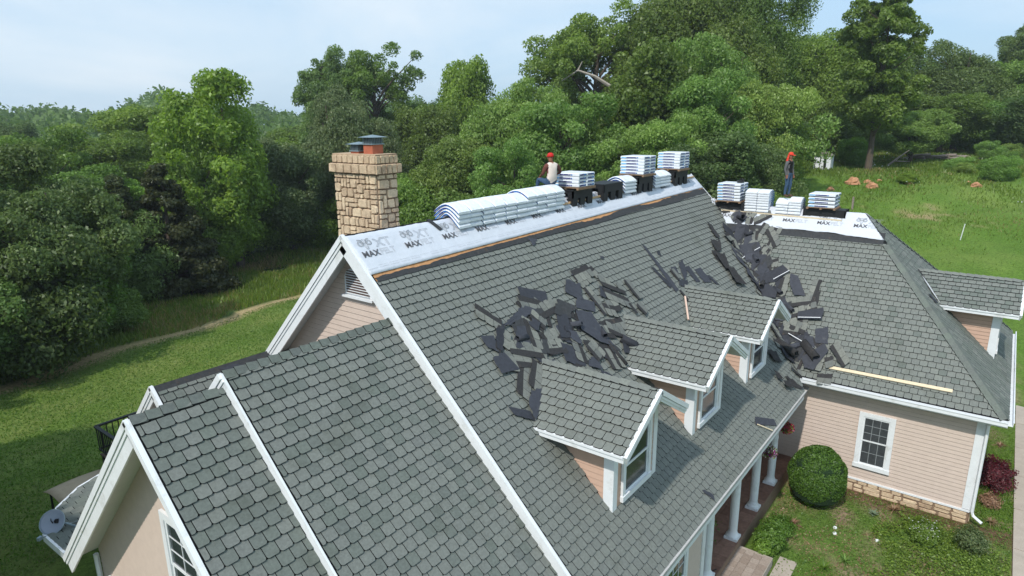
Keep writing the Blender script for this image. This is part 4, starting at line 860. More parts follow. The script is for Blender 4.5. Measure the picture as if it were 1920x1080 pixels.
for c_ in range(2):
    for k in range(5 if c_ else 4): drape(xR + .02, -3.78 - .465 * c_, zR + .02, k, math.pi / 2, f'bent bundle, {ordl(k, 5 if c_ else 4)}, {COLN[c_]} column by the standing person', GC)

# ------------------------------------------------------------------ people
def skin_body(name, J, E, mats, pick, root, loc, sub=2):
    """J: name -> (x,y,z,r) ; E: edges ; pick(co, nearest joint pair) -> material slot"""
    names = list(J); me = bpy.data.meshes.new(name); me.from_pydata([J[n][:3] for n in names], [(names.index(a), names.index(b)) for a, b in E], [])
    o = bpy.data.objects.new(name, me); COL.objects.link(o); md = o.modifiers.new('s', 'SKIN'); md.use_smooth_shade = True
    for i, n in enumerate(names): v = me.skin_vertices[0].data[i]; r = J[n][3]; v.radius = r if isinstance(r, tuple) else (r, r); v.use_root = (n == root)
    o.modifiers.new('b', 'SUBSURF').levels = sub; o.modifiers['b'].render_levels = sub
    dg = bpy.context.evaluated_depsgraph_get(); ev = o.evaluated_get(dg); nm = bpy.data.meshes.new_from_object(ev); bpy.data.objects.remove(o)
    nm.materials.clear()
    for m in mats: nm.materials.append(m)
    jj = [(a, b, Vector(J[a][:3]), Vector(J[b][:3])) for a, b in E]
    for p in nm.polygons:
        c = p.center; best = None
        for a, b, pa, pb in jj:
            d = pb - pa; t = max(0, min(1, (c - pa).dot(d) / max(d.length_squared, 1e-9))); q = (c - pa - d * t).length
            if best is None or q < best[0]: best = (q, a, b, t)
        p.material_index = pick(best[1], best[2], best[3], c); p.use_smooth = True
    o = bpy.data.objects.new(name, nm); COL.objects.link(o); o.location = loc; WL[o] = Vector(loc); return o
def hand(J, E, wrist, tip, side, pre, curl=.3):
    """palm + four fingers + thumb from the wrist joint towards `tip` direction"""
    w = Vector(J[wrist][:3]); d = Vector(tip).normalized(); s = Vector(side).normalized(); n = d.cross(s).normalized(); pk = w + d * .045; J[pre + 'palm'] = (*pk, (.026, .014)); E.append((wrist, pre + 'palm'))
    for i, (o_, L_) in enumerate(((-.026, .058), (-.009, .068), (.009, .064), (.025, .05))):
        a = pk + s * o_ + d * .02; b = a + d * L_ * .55 + n * curl * .02; c = b + d * L_ * .4 + n * curl * .035
        J[pre + f'k{i}'] = (*a, .0085); J[pre + f'm{i}'] = (*b, .008); J[pre + f't{i}'] = (*c, .0068); E += [(pre + 'palm', pre + f'k{i}'), (pre + f'k{i}', pre + f'm{i}'), (pre + f'm{i}', pre + f't{i}')]
    a = w + d * .02 - s * .03; b = a + d * .03 - s * .018; J[pre + 'th1'] = (*a, .010); J[pre + 'th2'] = (*b, .008); E += [(wrist, pre + 'th1'), (pre + 'th1', pre + 'th2')]
def head_bits(t, c, fwd, mt_skin, hair=None, s=1.0):
    """face features on a head centred at c (local to t's location)"""
    c = Vector(c); f = Vector(fwd).normalized(); r = f.cross(Vector((0, 0, 1))).normalized(); up = Vector((0, 0, 1)); b = MB(); base = WL[t]
    for sg in (-1, 1):
        e = c + f * .083 * s + r * .030 * sg * s + up * .012; b.lathe(base + e - Vector((0, 0, .007)), [(.004, 0), (.010, .007), (.004, .014)], 8, m=1)
        ea = c + r * .078 * sg * s; b.box(base + ea, (.02, .035, .05), rz=math.atan2(f.y, f.x), m=0)
    b.add([base + c + f * .085 * s + up * .015, base + c + f * .112 * s - up * .018, base + c + f * .085 * s + r * .015 - up * .02, base + c + f * .085 * s - r * .015 - up * .02], [(0, 1, 2), (0, 3, 1), (1, 3, 2)])
    b.beam(base + c + f * .088 * s - r * .022 - up * .045, base + c + f * .088 * s + r * .022 - up * .045, up, .008, .008, m=2)
    b.build('face', [mt_skin, M_VEST, M_MAROON], t)
def cap(t, c, fwd, mt, brim=True, s=1.0):
    base = WL[t]; c = base + Vector(c); f = Vector(fwd).normalized(); b = MB()
    b.lathe(c, [(.100 * s, 0), (.104 * s, .02), (.100 * s, .06), (.075 * s, .098), (.035 * s, .115), (.006, .118)], 16)
    if brim:
        r = f.cross(Vector((0, 0, 1))).normalized(); b.prism([c + f * .06 + r * .08 + Vector((0, 0, .012)), c + f * .17 + r * .055 - Vector((0, 0, .01)), c + f * .19 - Vector((0, 0, .015)), c + f * .17 - r * .055 - Vector((0, 0, .01)), c + f * .06 - r * .08 + Vector((0, 0, .012))], (0, 0, .012))
    b.build('cap', mt, t, smooth=True)
def standing_man():
    loc = Vector((17.93, -3.86, -.70)); sc = .93
    # local: faces -y/-x; f = forward, r = right hand side
    f = Vector((-.35, -.94, 0)); r = f.cross(Vector((0, 0, 1))); P = lambda a, q, z: tuple(r * a * sc + f * q * sc + Vector((0, 0, z * sc)))
    J = {'pel': (*P(0, 0, .93), (.135, .10)), 'wai': (*P(0, .0, 1.06), (.13, .095)), 'che': (*P(0, -.01, 1.27), (.155, .11)), 'clav': (*P(0, -.01, 1.42), (.10, .08)), 'nec': (*P(0, .0, 1.50), .052), 'hd0': (*P(0, .01, 1.56), .07), 'hd1': (*P(0, .015, 1.64), (.078, .088)), 'hd2': (*P(0, .01, 1.71), (.066, .075))}
    E = [('pel', 'wai'), ('wai', 'che'), ('che', 'clav'), ('clav', 'nec'), ('nec', 'hd0'), ('hd0', 'hd1'), ('hd1', 'hd2')]
    for s_, p in ((-1, 'L'), (1, 'R')):
        J[p + 'hip'] = (*P(.095 * s_, 0, .86), .092); J[p + 'kne'] = (*P(.115 * s_, .03, .48), .063); J[p + 'clf'] = (*P(.12 * s_, -.01, .33), .058); J[p + 'ank'] = (*P(.125 * s_, -.02, .09), .045); J[p + 'ft1'] = (*P(.13 * s_, .04, .04), (.045, .038)); J[p + 'toe'] = (*P(.145 * s_, .17, .03), (.045, .028))
        J[p + 'sho'] = (*P(.175 * s_, -.01, 1.39), .068); J[p + 'elb'] = (*P(.24 * s_, -.03, 1.12), .048); J[p + 'wri'] = (*P(.235 * s_, .05, .88), .030)
        E += [('pel', p + 'hip'), (p + 'hip', p + 'kne'), (p + 'kne', p + 'clf'), (p + 'clf', p + 'ank'), (p + 'ank', p + 'ft1'), (p + 'ft1', p + 'toe'), ('clav', p + 'sho'), (p + 'sho', p + 'elb'), (p + 'elb', p + 'wri')]
        hand(J, E, p + 'wri', (f.x * .3, f.y * .3, -1), (f.x, f.y, 0), p + 'h', .5)
    def pick(a, b, t, c):
        n = b
        if n in ('nec', 'hd0', 'hd1', 'hd2'): return 0
        if 'hip' in n or 'kne' in n or 'clf' in n or (a == 'pel' and t < .3) or ('ank' in n): return 1
        if 'ft1' in n or 'toe' in n: return 2
        if 'elb' in n or 'wri' in n: return 4
        if n[1:2] == 'h' and ('palm' in n or n[2:3] in 'kmt'): return 0
        if 'sho' in n: return 4 if t > .75 else 3
        return 3
    o = skin_body('person', J, E, [M_SKIN, M_DENIM, M_BOOT, M_VEST, M_GREYC], pick, 'pel', loc)
    tag(o, 'person standing on bundles in red cap and neck cloth, black vest, grey sleeves and jeans', 'person')
    head_bits(o, P(0, .015, 1.65), f, M_SKIN, s=.93); cap(o, P(0, .01, 1.68), f, M_ORANGE, s=.93)
    base = WL[o]; b = MB(); up = Vector((0, 0, 1)); V = []; F = []
    for i in range(9):
        t = i / 8; wd = .085 + .09 * t; zc = 1.70 - .27 * t
        for j in range(9):
            a = (j / 8 - .5) * 3.4; V.append(base + Vector(P(math.sin(a) * (.092 + .035 * t) + .04 * t, -math.cos(a) * (.100 + .05 * t) - .01, zc + .02 * math.sin(j * 2.1) * t)))
    for i in range(8):
        for j in range(8): F.append((i * 9 + j, (i + 1) * 9 + j, (i + 1) * 9 + j + 1, i * 9 + j + 1))
    ob = obj('neck_cloth', V, F, M_ORANGE, o, smooth=True); ob.modifiers.new('t', 'SOLIDIFY').thickness = .01
    b = MB(); b.beam(base + Vector(P(-.12, .085, 1.0)), base + Vector(P(.12, .085, 1.0)), up, .02, .035); b.build('belt', M_BOOT, o)
standing_man()
def sitting_man():
    loc = Vector((7.55, .02, .40)); sc = .95
    f = Vector((.45, .89, 0)); r = f.cross(Vector((0, 0, 1))); P = lambda a, q, z: tuple(r * a * sc + f * q * sc + Vector((0, 0, z * sc)))
    J = {'pel': (*P(0, 0, .09), (.165, .12)), 'wai': (*P(0, -.03, .24), (.155, .115)), 'che': (*P(0, -.03, .46), (.175, .12)), 'clav': (*P(0, 0.0, .60), (.115, .09)), 'nec': (*P(0, .04, .675), .056), 'hd0': (*P(0, .065, .735), .07), 'hd1': (*P(0, .08, .80), (.078, .088)), 'hd2': (*P(0, .08, .87), (.066, .075))}
    E = [('pel', 'wai'), ('wai', 'che'), ('che', 'clav'), ('clav', 'nec'), ('nec', 'hd0'), ('hd0', 'hd1'), ('hd1', 'hd2')]
    for s_, p in ((-1, 'L'), (1, 'R')):
        J[p + 'hip'] = (*P(.11 * s_, .06, .08), .098); J[p + 'kne'] = (*P(.21 * s_, .43, .16), .068); J[p + 'clf'] = (*P(.22 * s_, .50, .0), .058); J[p + 'ank'] = (*P(.23 * s_, .55, -.22), .045); J[p + 'ft1'] = (*P(.235 * s_, .60, -.29), (.045, .038)); J[p + 'toe'] = (*P(.25 * s_, .73, -.33), (.045, .028))
        J[p + 'sho'] = (*P(.195 * s_, -.0, .575), .072)
        if s_ > 0: J[p + 'elb'] = (*P(.37 * s_, .09, .37), .052); J[p + 'wri'] = (*P(.27 * s_, .33, .24), .032)
        else: J[p + 'elb'] = (*P(.24 * s_, .12, .33), .052); J[p + 'wri'] = (*P(.17 * s_, .36, .27), .032)
        E += [('pel', p + 'hip'), (p + 'hip', p + 'kne'), (p + 'kne', p + 'clf'), (p + 'clf', p + 'ank'), (p + 'ank', p + 'ft1'), (p + 'ft1', p + 'toe'), ('clav', p + 'sho'), (p + 'sho', p + 'elb'), (p + 'elb', p + 'wri')]
        hand(J, E, p + 'wri', (f.x * .7, f.y * .7, -.6), (r.x, r.y, 0), p + 'h', .7)
    def pick(a, b, t, c):
        n = b
        if n in ('nec', 'hd0', 'hd1', 'hd2'): return 0
        if 'hip' in n or 'kne' in n or 'clf' in n or 'ank' in n: return 1
        if 'ft1' in n or 'toe' in n: return 2
        if 'elb' in n or ('wri' in n and t < .5): return 4
        if 'wri' in n or (n[1:2] == 'h' and ('palm' in n or n[2:3] in 'kmt')): return 0
        if 'sho' in n: return 4 if t > .8 else 3
        return 3
    o = skin_body('person', J, E, [M_SKIN, M_DENIM, M_BOOT, M_CREAM, M_MAROON], pick, 'pel', loc)
    tag(o, 'person sitting on the ridge seen from behind in red cap, cream shirt with brown sleeves', 'person')
    head_bits(o, P(0, .08, .81), f, M_SKIN, s=.95); cap(o, P(0, .075, .84), f, M_RED, s=.95)
sitting_man()
# ------------------------------------------------------------------ torn-off roofing (x, y on the slope it lies on)
FELT_M=[[(3.59,-1.64),(4.41,-1.9),(4.22,-2.14),(3.45,-1.87)],[(3.35,-1.99),(3.66,-2.14),(2.93,-2.22),(2.39,-2.21),(2.36,-2.18)],[(1.54,-2.21),(1.89,-2.28),(1.75,-2.55),(1.52,-2.39)],[(4.21,-2.32),(4.48,-2.44),(4.15,-2.88),(3.76,-2.75)],[(4.9,-2.44),(5.39,-2.57),(5.31,-3.32),(4.91,-3.12),(4.61,-2.79)],[(5.36,-2.21),(5.87,-2.43),(5.6,-2.6),(5.05,-2.38)],[(3.66,-2.82),(4.08,-3.04),(3.92,-3.37),(3.41,-3.15)],[(2.68,-2.29),(3.02,-2.31),(2.66,-2.7),(2.26,-2.6)],[(4.13,-3.3),(4.48,-3.3),(4.37,-3.55),(3.99,-3.39)],[(1.83,-3.28),(2.17,-3.34),(1.88,-3.53),(1.45,-3.68),(1.52,-3.47)],[(1.05,-3.32),(1.51,-3.53),(1.47,-3.69),(1.06,-3.46)],[(2.55,-2.7),(3.26,-2.84),(3.4,-2.99),(2.79,-2.84)],[(5.82,-3.27),(6.38,-3.41),(5.88,-3.65),(5.53,-3.5)],[(2.09,-2.19),(2.41,-2.17),(1.84,-2.58),(1.75,-2.47)],[(10.14,-1.64),(10.27,-1.72),(10.17,-2.92),(9.89,-2.95)],[(9.65,-2.21),(9.79,-2.24),(9.99,-2.79),(9.77,-2.83)],[(10.67,-1.9),(10.83,-1.94),(10.7,-2.08),(10.57,-2.0)],[(11.34,-2.38),(11.77,-2.33),(11.39,-2.68),(10.85,-2.82)],[(11.5,-2.53),(11.83,-2.52),(11.76,-2.99),(11.48,-2.96)],[(11.99,-2.67),(12.46,-2.69),(12.44,-3.14),(11.95,-3.05)],[(10.7,-2.39),(11.03,-2.42),(10.83,-2.62),(10.56,-2.6)],[(10.62,-2.73),(11.06,-2.83),(10.76,-2.96),(10.36,-2.85)],[(12.42,-2.92),(12.63,-2.95),(12.78,-3.28),(12.58,-3.22)],[(7.62,-1.58),(7.77,-1.62),(7.65,-1.68),(7.55,-1.64)],[(8.88,-5.88),(9.67,-6.19),(9.57,-6.31),(8.62,-5.99)],[(5.88,-1.71),(6.0,-1.75),(5.95,-1.82),(5.79,-1.77)],[(5.22,-0.77),(5.54,-0.86),(5.19,-0.97)]]
FELT_R=[[(16.83,-1.76),(16.95,-2.08),(16.67,-2.57),(16.43,-2.7),(16.42,-2.01)],[(16.51,-2.63),(16.71,-3.34),(16.51,-3.52),(16.0,-3.41),(16.02,-3.05),(16.18,-2.81)],[(15.61,-3.76),(16.05,-4.46),(15.88,-4.76),(15.5,-4.34),(15.39,-3.92)],[(15.82,-4.81),(15.77,-5.08),(15.22,-5.52),(15.2,-5.15),(15.51,-4.89)],[(14.74,-5.44),(14.96,-6.18),(14.64,-6.25),(14.53,-5.48)],[(14.36,-6.11),(14.47,-6.48),(14.02,-6.62),(14.01,-6.23)],[(14.09,-5.42),(14.15,-6.12),(13.86,-6.27),(13.88,-5.74)],[(14.16,-4.84),(14.21,-5.14),(13.74,-5.55),(13.69,-5.26)],[(13.56,-5.97),(14.01,-6.52),(13.83,-6.69),(13.28,-6.41),(13.28,-6.12)],[(15.18,-3.66),(15.42,-4.17),(15.24,-4.57),(15.02,-4.59),(15.03,-3.86)],[(15.89,-2.46),(15.94,-2.87),(15.56,-3.31),(15.51,-2.91)],[(14.41,-4.46),(14.38,-4.82),(14.21,-4.82),(14.07,-4.62)],[(13.32,-5.22),(13.48,-5.52),(13.27,-5.78),(13.02,-5.51)],[(15.54,-3.17),(15.6,-3.63),(15.27,-3.9),(15.21,-3.38)],[(14.92,-4.69),(14.79,-4.99),(14.41,-5.06),(14.39,-4.56)],[(16.46,-2.37),(16.42,-2.67),(16.13,-2.86),(16.04,-2.62)]]
FELT_V=[[(15.54,-1.64),(15.79,-1.74),(15.64,-2.15),(15.21,-2.12)],[(14.62,-2.14),(15.26,-2.26),(14.8,-2.52),(14.28,-2.5)],[(14.04,-2.52),(14.71,-2.63),(14.23,-3.11),(13.95,-3.0)],[(14.05,-2.96),(14.47,-3.09),(14.4,-3.62),(13.73,-3.44)],[(14.13,-2.41),(14.53,-2.47),(14.1,-2.72),(13.95,-2.63)],[(12.28,-5.1),(12.76,-5.27),(12.53,-5.53),(12.06,-5.36)],[(11.57,-5.49),(11.76,-5.64),(11.82,-5.81),(11.48,-5.67)],[(11.52,-5.78),(12.06,-5.93),(12.03,-6.12),(11.43,-5.93)],[(12.11,-5.79),(12.46,-5.94),(12.58,-6.28),(12.22,-6.13)]]
STRIP_M=[((3.42,-1.94),(4.26,-2.33)),((2.24,-2.84),(1.56,-3.3)),((1.88,-2.64),(1.78,-2.91)),((1.76,-2.58),(2.29,-2.23)),((3.14,-2.25),(2.83,-2.74)),((3.38,-2.18),(3.54,-2.49)),((5.83,-1.93),(6.91,-1.83)),((5.94,-2.1),(5.98,-2.73)),((6.71,-2.09),(7.45,-2.46)),((6.54,-2.32),(7.28,-2.72)),((7.85,-2.26),(7.83,-2.75)),((7.55,-2.81),(7.62,-3.08)),((5.45,-2.89),(6.42,-3.0)),((4.96,-3.26),(4.82,-3.68)),((5.22,-3.33),(5.08,-3.7)),((4.27,-2.84),(3.92,-3.31)),((2.06,-2.55),(2.88,-2.86)),((4.44,-3.07),(4.51,-3.4)),((2.97,-2.6),(3.41,-2.82)),((1.8,-2.7),(2.45,-2.93)),((3.34,-2.74),(3.83,-2.71)),((7.17,-2.73),(7.17,-2.91)),((6.24,-2.65),(6.75,-2.68)),((2.53,-2.95),(1.95,-3.28)),((5.88,-1.8),(6.72,-1.78)),((10.23,-2.96),(10.23,-3.37)),((10.61,-2.44),(10.61,-2.72)),((6.06,-2.61),(6.56,-2.81))]
STRIP_R=[((15.11,-4.68),(15.69,-4.66)),((14.89,-4.89),(15.16,-5.88)),((14.66,-5.28),(14.96,-5.97)),((14.41,-5.06),(14.58,-5.44)),((14.02,-6.77),(13.56,-7.27)),((13.81,-4.69),(13.47,-5.47)),((15.55,-3.24),(15.9,-3.62)),((16.01,-3.54),(16.53,-3.75)),((16.45,-2.29),(16.1,-2.62)),((13.12,-6.58),(13.17,-7.0)),((14.35,-5.33),(14.26,-5.85)),((14.16,-5.16),(14.18,-5.64)),((13.72,-6.03),(13.18,-5.87)),((13.36,-6.27),(13.52,-6.62)),((12.91,-5.73),(13.08,-6.13)),((13.53,-6.67),(13.6,-6.81)),((15.5,-3.81),(15.69,-3.39)),((16.38,-2.25),(15.93,-2.23)),((14.9,-5.38),(15.09,-5.93)),((13.84,-5.51),(13.72,-6.03)),((14.01,-6.52),(13.29,-6.46))]
STICK_R=[((15.94,-2.9),(16.13,-3.07)),((15.53,-4.33),(15.86,-4.77)),((14.55,-5.51),(14.64,-6.2)),((14.07,-5.37),(13.81,-6.24)),((16.35,-3.34),(16.47,-3.5))]
def onM(x, y, h=0): return Vector((x, y, m_ * y)) + MF.N * h
def onR(x, y, h=0): return Vector((x, y, zR - m_ * (xR - x))) + RF.N * h
def onA(x, y, h=0):
    a, b = m_ * y, zR - m_ * (xR - x); return onR(x, y, h) if (b > a and x > 12.9) else onM(x, y, h)
def scrap(poly, surf, h, label, group, seed, wave=.02, mt=None, curl=None, jag=.022):
    """sheet of torn felt lying on a slope: ragged outline, gentle waves, real thickness"""
    g = random.Random(seed); P = []; n = len(poly)
    for i in range(n):
        a, b = poly[i], poly[(i + 1) % n]; L_ = math.hypot(b[0] - a[0], b[1] - a[1]); k = max(2, int(L_ / .07)); rag = g.random() < .55
        for q in range(k):
            t = q / k; j = jag if rag and q else .004; P.append((a[0] + (b[0] - a[0]) * t + g.uniform(-j, j), a[1] + (b[1] - a[1]) * t + g.uniform(-j, j)))
    c = (sum(p[0] for p in P) / len(P), sum(p[1] for p in P) / len(P)); ph = g.uniform(0, 6); fx, fy = g.uniform(3, 7), g.uniform(3, 7); V = []; F = []; rings = 4; m = len(P)
    tx, ty = g.uniform(-.03, .03), g.uniform(-.03, .03)
    for r in range(rings + 1):
        s = 1 - r / rings
        for p in P:
            x, y = c[0] + (p[0] - c[0]) * s, c[1] + (p[1] - c[1]) * s; e = h + wave * (1 + math.sin(x * fx + ph) * math.cos(y * fy + ph)) * .6 + abs(tx * (x - c[0]) + ty * (y - c[1])); V.append(surf(x, y, e))
            if r == rings: break
    for r in range(rings - 1):
        for i in range(m): F.append((r * m + i, r * m + (i + 1) % m, (r + 1) * m + (i + 1) % m, (r + 1) * m + i))
    for i in range(m): F.append(((rings - 1) * m + i, (rings - 1) * m + (i + 1) % m, rings * m))
    o = obj('felt_scrap', V, F, mt or M_SCRAP, None, smooth=False); o.modifiers.new('t', 'SOLIDIFY').thickness = .004; tag(o, label, 'felt scrap', group); return o
def where(c, heap, lo, hi, L_=None, dx=1, dy=0):
    t = (c - lo) / (hi - lo); w = ('near end' if t < .2 else 'near part' if t < .4 else 'middle' if t < .6 else 'far part' if t < .8 else 'far end')
    l = '' if L_ is None else ('long ' if L_ > .75 else 'mid-length ' if L_ > .5 else 'short '); d = '' if L_ is None else (' lying along the courses' if abs(dx) > 1.6 * abs(dy) else ' lying up the slope' if abs(dy) > 1.6 * abs(dx) else ' lying slantwise')
    return l, d, w + ' of ' + heap
def torn_strip(a, b, surf, h, label, group, seed, flip=1, wd=.115, bend=.008, tilt=0.0):
    """a strip of shingle: dark nailing band on one side, four clipped tabs on the other"""
    g = random.Random(seed); A, B = Vector(a), Vector(b); d = B - A; L_ = d.length
    if L_ > 1.05: L_ = 1.05
    if L_ < .25: L_ = .25
    d.normalize(); nrm = Vector((-d.y, d.x)) * flip; t = empty('shingle_strip', surf(A.x, A.y, 0)); ph = g.uniform(0, 6)
    S_ = lambda u, v: surf(A.x + d.x * u + nrm.x * v, A.y + d.y * u + nrm.y * v, h + bend * (1 + math.sin(u * 4 + ph)) + tilt * abs(v) + .006)
    n = 6; V = []; F = []
    for i in range(n + 1):
        u = L_ * i / n + g.uniform(-.012, .012); V += [S_(u, 0), S_(u, -wd + g.uniform(-.015, .02))]
    for i in range(n): F.append((2 * i, 2 * i + 2, 2 * i + 3, 2 * i + 1))
    o = obj('nail_band', V, F, M_SDARK, t); o.modifiers.new('t', 'SOLIDIFY').thickness = .005
    k = max(1, round(L_ / .21)); wt = L_ / k
    for q in range(k):
        if g.random() < .06: continue
        u0, u1 = q * wt + .004, (q + 1) * wt - .004; c = .03; e = .17
        P = [(u0, 0), (u1, 0), (u1, e - c), (u1 - c, e), (u0 + c, e), (u0, e - c)]; dh = Vector((0, 0, g.uniform(0, .008)))
        V = [S_(u, v) + dh for u, v in P] + [S_(u, v) - Vector((0, 0, .006)) for u, v in P]; F = [tuple(range(6))] + [(i, i + 6, (i + 1) % 6 + 6, (i + 1) % 6) for i in range(6)]
        if (V[1] - V[0]).cross(V[2] - V[1]).z < 0: F = [f[::-1] for f in F]
        obj('tab', V, F, [M_TABL, M_EDGE], t, fm=[0] + [1] * 6, tint=[min(1, max(0, g.gauss(.5, .3)))] * 12)
    tag(t, label, 'shingle strip', group); return t
GM, GV_ = 'torn shingles and felt heaped above the nearest dormers', 'torn shingles and felt heaped along the valley'
for i, P in enumerate(FELT_M):
    lab = 'dark felt scrap in the heap above the nearest dormer' if i < 14 else 'narrow dark scrap lying on the shingles uphill of the farthest dormer' if i < 23 else None
    spec = {0: 'large clean rectangular felt scrap topmost in the heap near the nearest dormer', 2: 'leftmost ragged felt scrap of the heap on the main roof', 9: 'upright dark felt scrap against the nearest dormer roof edge', 10: 'lowest dark felt scrap left of the nearest dormer eave', 23: 'tiny dark scrap alone high on the main roof', 24: 'folded dark felt scrap with a stick hanging at the porch eave', 25: 'small dark scrap above the heap on the main roof', 26: 'small triangular scrap hanging just below the white felt'}
    scrap(P, onM, .050 + .010 * (i % 5) if i < 14 else .040, spec.get(i, ('dark felt scrap ' + where(P[0][0], 'the main roof heap', 1.5, 6.5)[2]) if i < 14 else lab or 'small dark scrap on the main roof'), GM, i, wave=.016 if i < 14 else .006)
def slab(a, b, main, kind='torn shingle strip'):
    l, d, w = where(a[0], 'the main roof heap', 1.5, 7.5, math.hypot(b[0] - a[0], b[1] - a[1]), b[0] - a[0], b[1] - a[1]) if main else where(-a[1], 'the valley heap', 1.6, 7.2, math.hypot(b[0] - a[0], b[1] - a[1]), b[1] - a[1], b[0] - a[0])
    return l + kind + d.replace(' lying', '') + ', ' + w
for i, (a, b) in enumerate(STRIP_M): torn_strip(a, b, onM, .044 + .007 * (i % 6), slab(a, b, True), GM, 100 + i, flip=1 if i % 3 else -1)
for i, P in enumerate(FELT_R):
    spec = {0: 'topmost large felt scrap of the valley heap', 4: 'felt scrap with a white strip edge at the right of the valley heap', 5: 'upright square felt scrap at the right of the valley heap', 2: 'large felt scrap with a white strip in the middle of the valley heap'}
    scrap(P, onA, .060 + .016 * (i % 5), spec.get(i, 'dark felt scrap ' + where(-P[0][1], 'the valley heap', 1.6, 7.2)[2]), GV_, 50 + i, wave=.016)
for i, P in enumerate(FELT_V): scrap(P, onA, .04 + .03 * (i % 4), 'narrow ragged black scrap on the left fringe, ' + where(-P[0][1], 'the valley heap', 1.6, 6.2)[2], GV_, 80 + i, wave=.05, jag=.05, mt=M_SDARK)
for i, (a, b) in enumerate(STRIP_R): torn_strip(a, b, onA, .052 + .013 * (i % 6), slab(a, b, False), GV_, 200 + i, flip=1 if i % 3 else -1, bend=.012)
random.seed(21)
for i in range(64):     # loose strips filling the two heaps
    if i < 22: x = random.gauss(4.0, 1.25); y = random.gauss(-2.85, .36); surf = onM; x = min(6.4, max(2.0, x)); y = max(-3.45, min(-2.15, y)); G_ = GM; lb = 'loose torn shingle strip buried in the heap above the nearest dormers'
    else:
        t = random.random(); vy = -1.8 - 3.9 * t; x = vy + 19.115 + random.uniform(-.25, .9 + .4 * t); y = vy - random.uniform(-.1, .5); surf = onA; G_ = GV_; lb = 'loose torn shingle strip buried in the valley heap'
    a = random.uniform(0, 6.28); L_ = random.uniform(.4, .95); torn_strip((x, y), (x + L_ * math.cos(a), y + L_ * math.sin(a) * .7), surf, random.uniform(.042, .070), slab((x, y), (x + L_ * math.cos(a), y + L_ * math.sin(a) * .7), surf is onM, 'loose shingle strip'), G_, 400 + i, flip=random.choice((1, -1)), bend=random.uniform(.002, .010), tilt=random.uniform(0, .03))
for i in range(64):
    if i < 20: x = random.gauss(3.9, 1.2); y = random.gauss(-2.8, .35); surf = onM; G_ = GM
    else: t = random.random(); vy = -1.9 - 3.9 * t; x = vy + 19.115 + random.uniform(-.15, .7); y = vy - random.uniform(0, .35); surf = onA; G_ = GV_
    a = random.uniform(0, 6.28); r = random.uniform(.14, .40); P = [(x + r * random.uniform(.6, 1.3) * math.cos(a + q * 1.57), y + r * .7 * random.uniform(.6, 1.3) * math.sin(a + q * 1.57)) for q in range(4)]
    scrap(P, surf, random.uniform(.050, .10), 'ragged felt scrap ' + (where(x, 'the main roof heap', 1.5, 6.5)[2] if i < 20 else where(-y, 'the valley heap', 1.6, 7.2)[2]), G_, 600 + i, wave=.02, jag=.04, mt=random.choice((M_SCRAP, M_SCRAP, M_BLACK)))
def roll(c, axis, r, L_, label, group, mt=M_SCRAP):
    b = MB(); ax = Vector(axis).normalized(); u = ax.cross(Vector((0, 0, 1))).normalized(); v = u.cross(ax); V = []; F = []; n = 22; c = Vector(c)
    for i in range(n):
        a = i / n * 7.6; rr = r * (1 - .05 * a / 6.28); 
        for s_ in (-1, 1): V.append(c + ax * s_ * L_ / 2 * (1 - .06 * math.sin(i)) + (u * math.cos(a) + v * math.sin(a)) * rr)
    for i in range(n - 1): F.append((2 * i, 2 * i + 1, 2 * i + 3, 2 * i + 2))
    o = obj('felt_roll', V, F, mt, None, smooth=True); o.modifiers.new('t', 'SOLIDIFY').thickness = .004; tag(o, label, 'felt roll', group)
roll(onM(5.95, -3.42, .14), (.5, -.85, -.5), .11, .55, 'curled dark felt roll resting against the second dormer roof', GM)
roll(onM(5.25, -3.45, .08), (.1, -1, -.95), .05, .7, 'thin tight dark roll left of the second dormer eave', GM, M_SDARK)
roll(onR(13.75, -6.15, .16), (.6, .75, .45), .14, .75, 'thick curled felt roll at the bottom of the valley heap', GV_, M_SDARK)
roll(onA(13.45, -5.35, .16), (-.3, -.9, -.3), .13, .8, 'curled shingle roll beside the farthest dormer window', GV_, M_SDARK)
random.seed(5)
for i in range(7):
    t = (i + .5) / 7; vy = -1.9 - 3.9 * t; a = random.uniform(0, 6.28); roll(onA(vy + 19.115 + random.uniform(.0, .7), vy - .15, .12), (math.cos(a), math.sin(a), .2), random.uniform(.06, .11), random.uniform(.3, .55), f'curled strip of torn roofing, {COLN[i]} from the top of the valley heap', GV_, random.choice((M_SCRAP, M_SDARK)))
for i, (x, y) in enumerate(((2.6, -2.5), (4.5, -2.65), (5.3, -3.0))): roll(onM(x, y, .09), (math.cos(i * 2), math.sin(i * 2), -.2), .07, .4, f'curled felt, {COLN[i]} from the left in the main roof heap', GM)
for i, (a, b) in enumerate(STICK_R):
    q = MB(); q.beam(onR(a[0], a[1], .22), onR(b[0], b[1], .22), RF.N, .022, .008); tag(q.build('metal_strip', M_DRIP), ['thin white metal strip high in the valley heap', 'long white metal strip across the middle of the valley heap', 'white metal strip along the right edge of the valley heap', 'long white metal strip low in the valley heap', 'short white metal strip near the top of the valley heap'][i], 'metal strip', 'white metal strips among the torn roofing')
q = MB(); q.tube([onM(10.05, -3.14, .12), onM(9.30, -3.60, .10)], .03, 8); tag(q.build('pipe', M_PIPE), 'pale pipe lying at the left edge of the farthest dormer roof', 'pipe')
q = MB(); q.beam(onM(8.69, -6.01, .06), onM(9.12, -6.30, .08), MF.N, .03, .02); tag(q.build('stick', M_LUMBW), 'thin wooden stick under the felt scrap at the porch eave', 'stick')
q = MB(); q.beam(onR(13.45, -6.83, .06), onR(13.47, -10.14, .06), RF.N, .10, .035); tag(q.build('plank', M_LUMBW), 'long pale new plank lying along the eave of the right wing', 'plank')
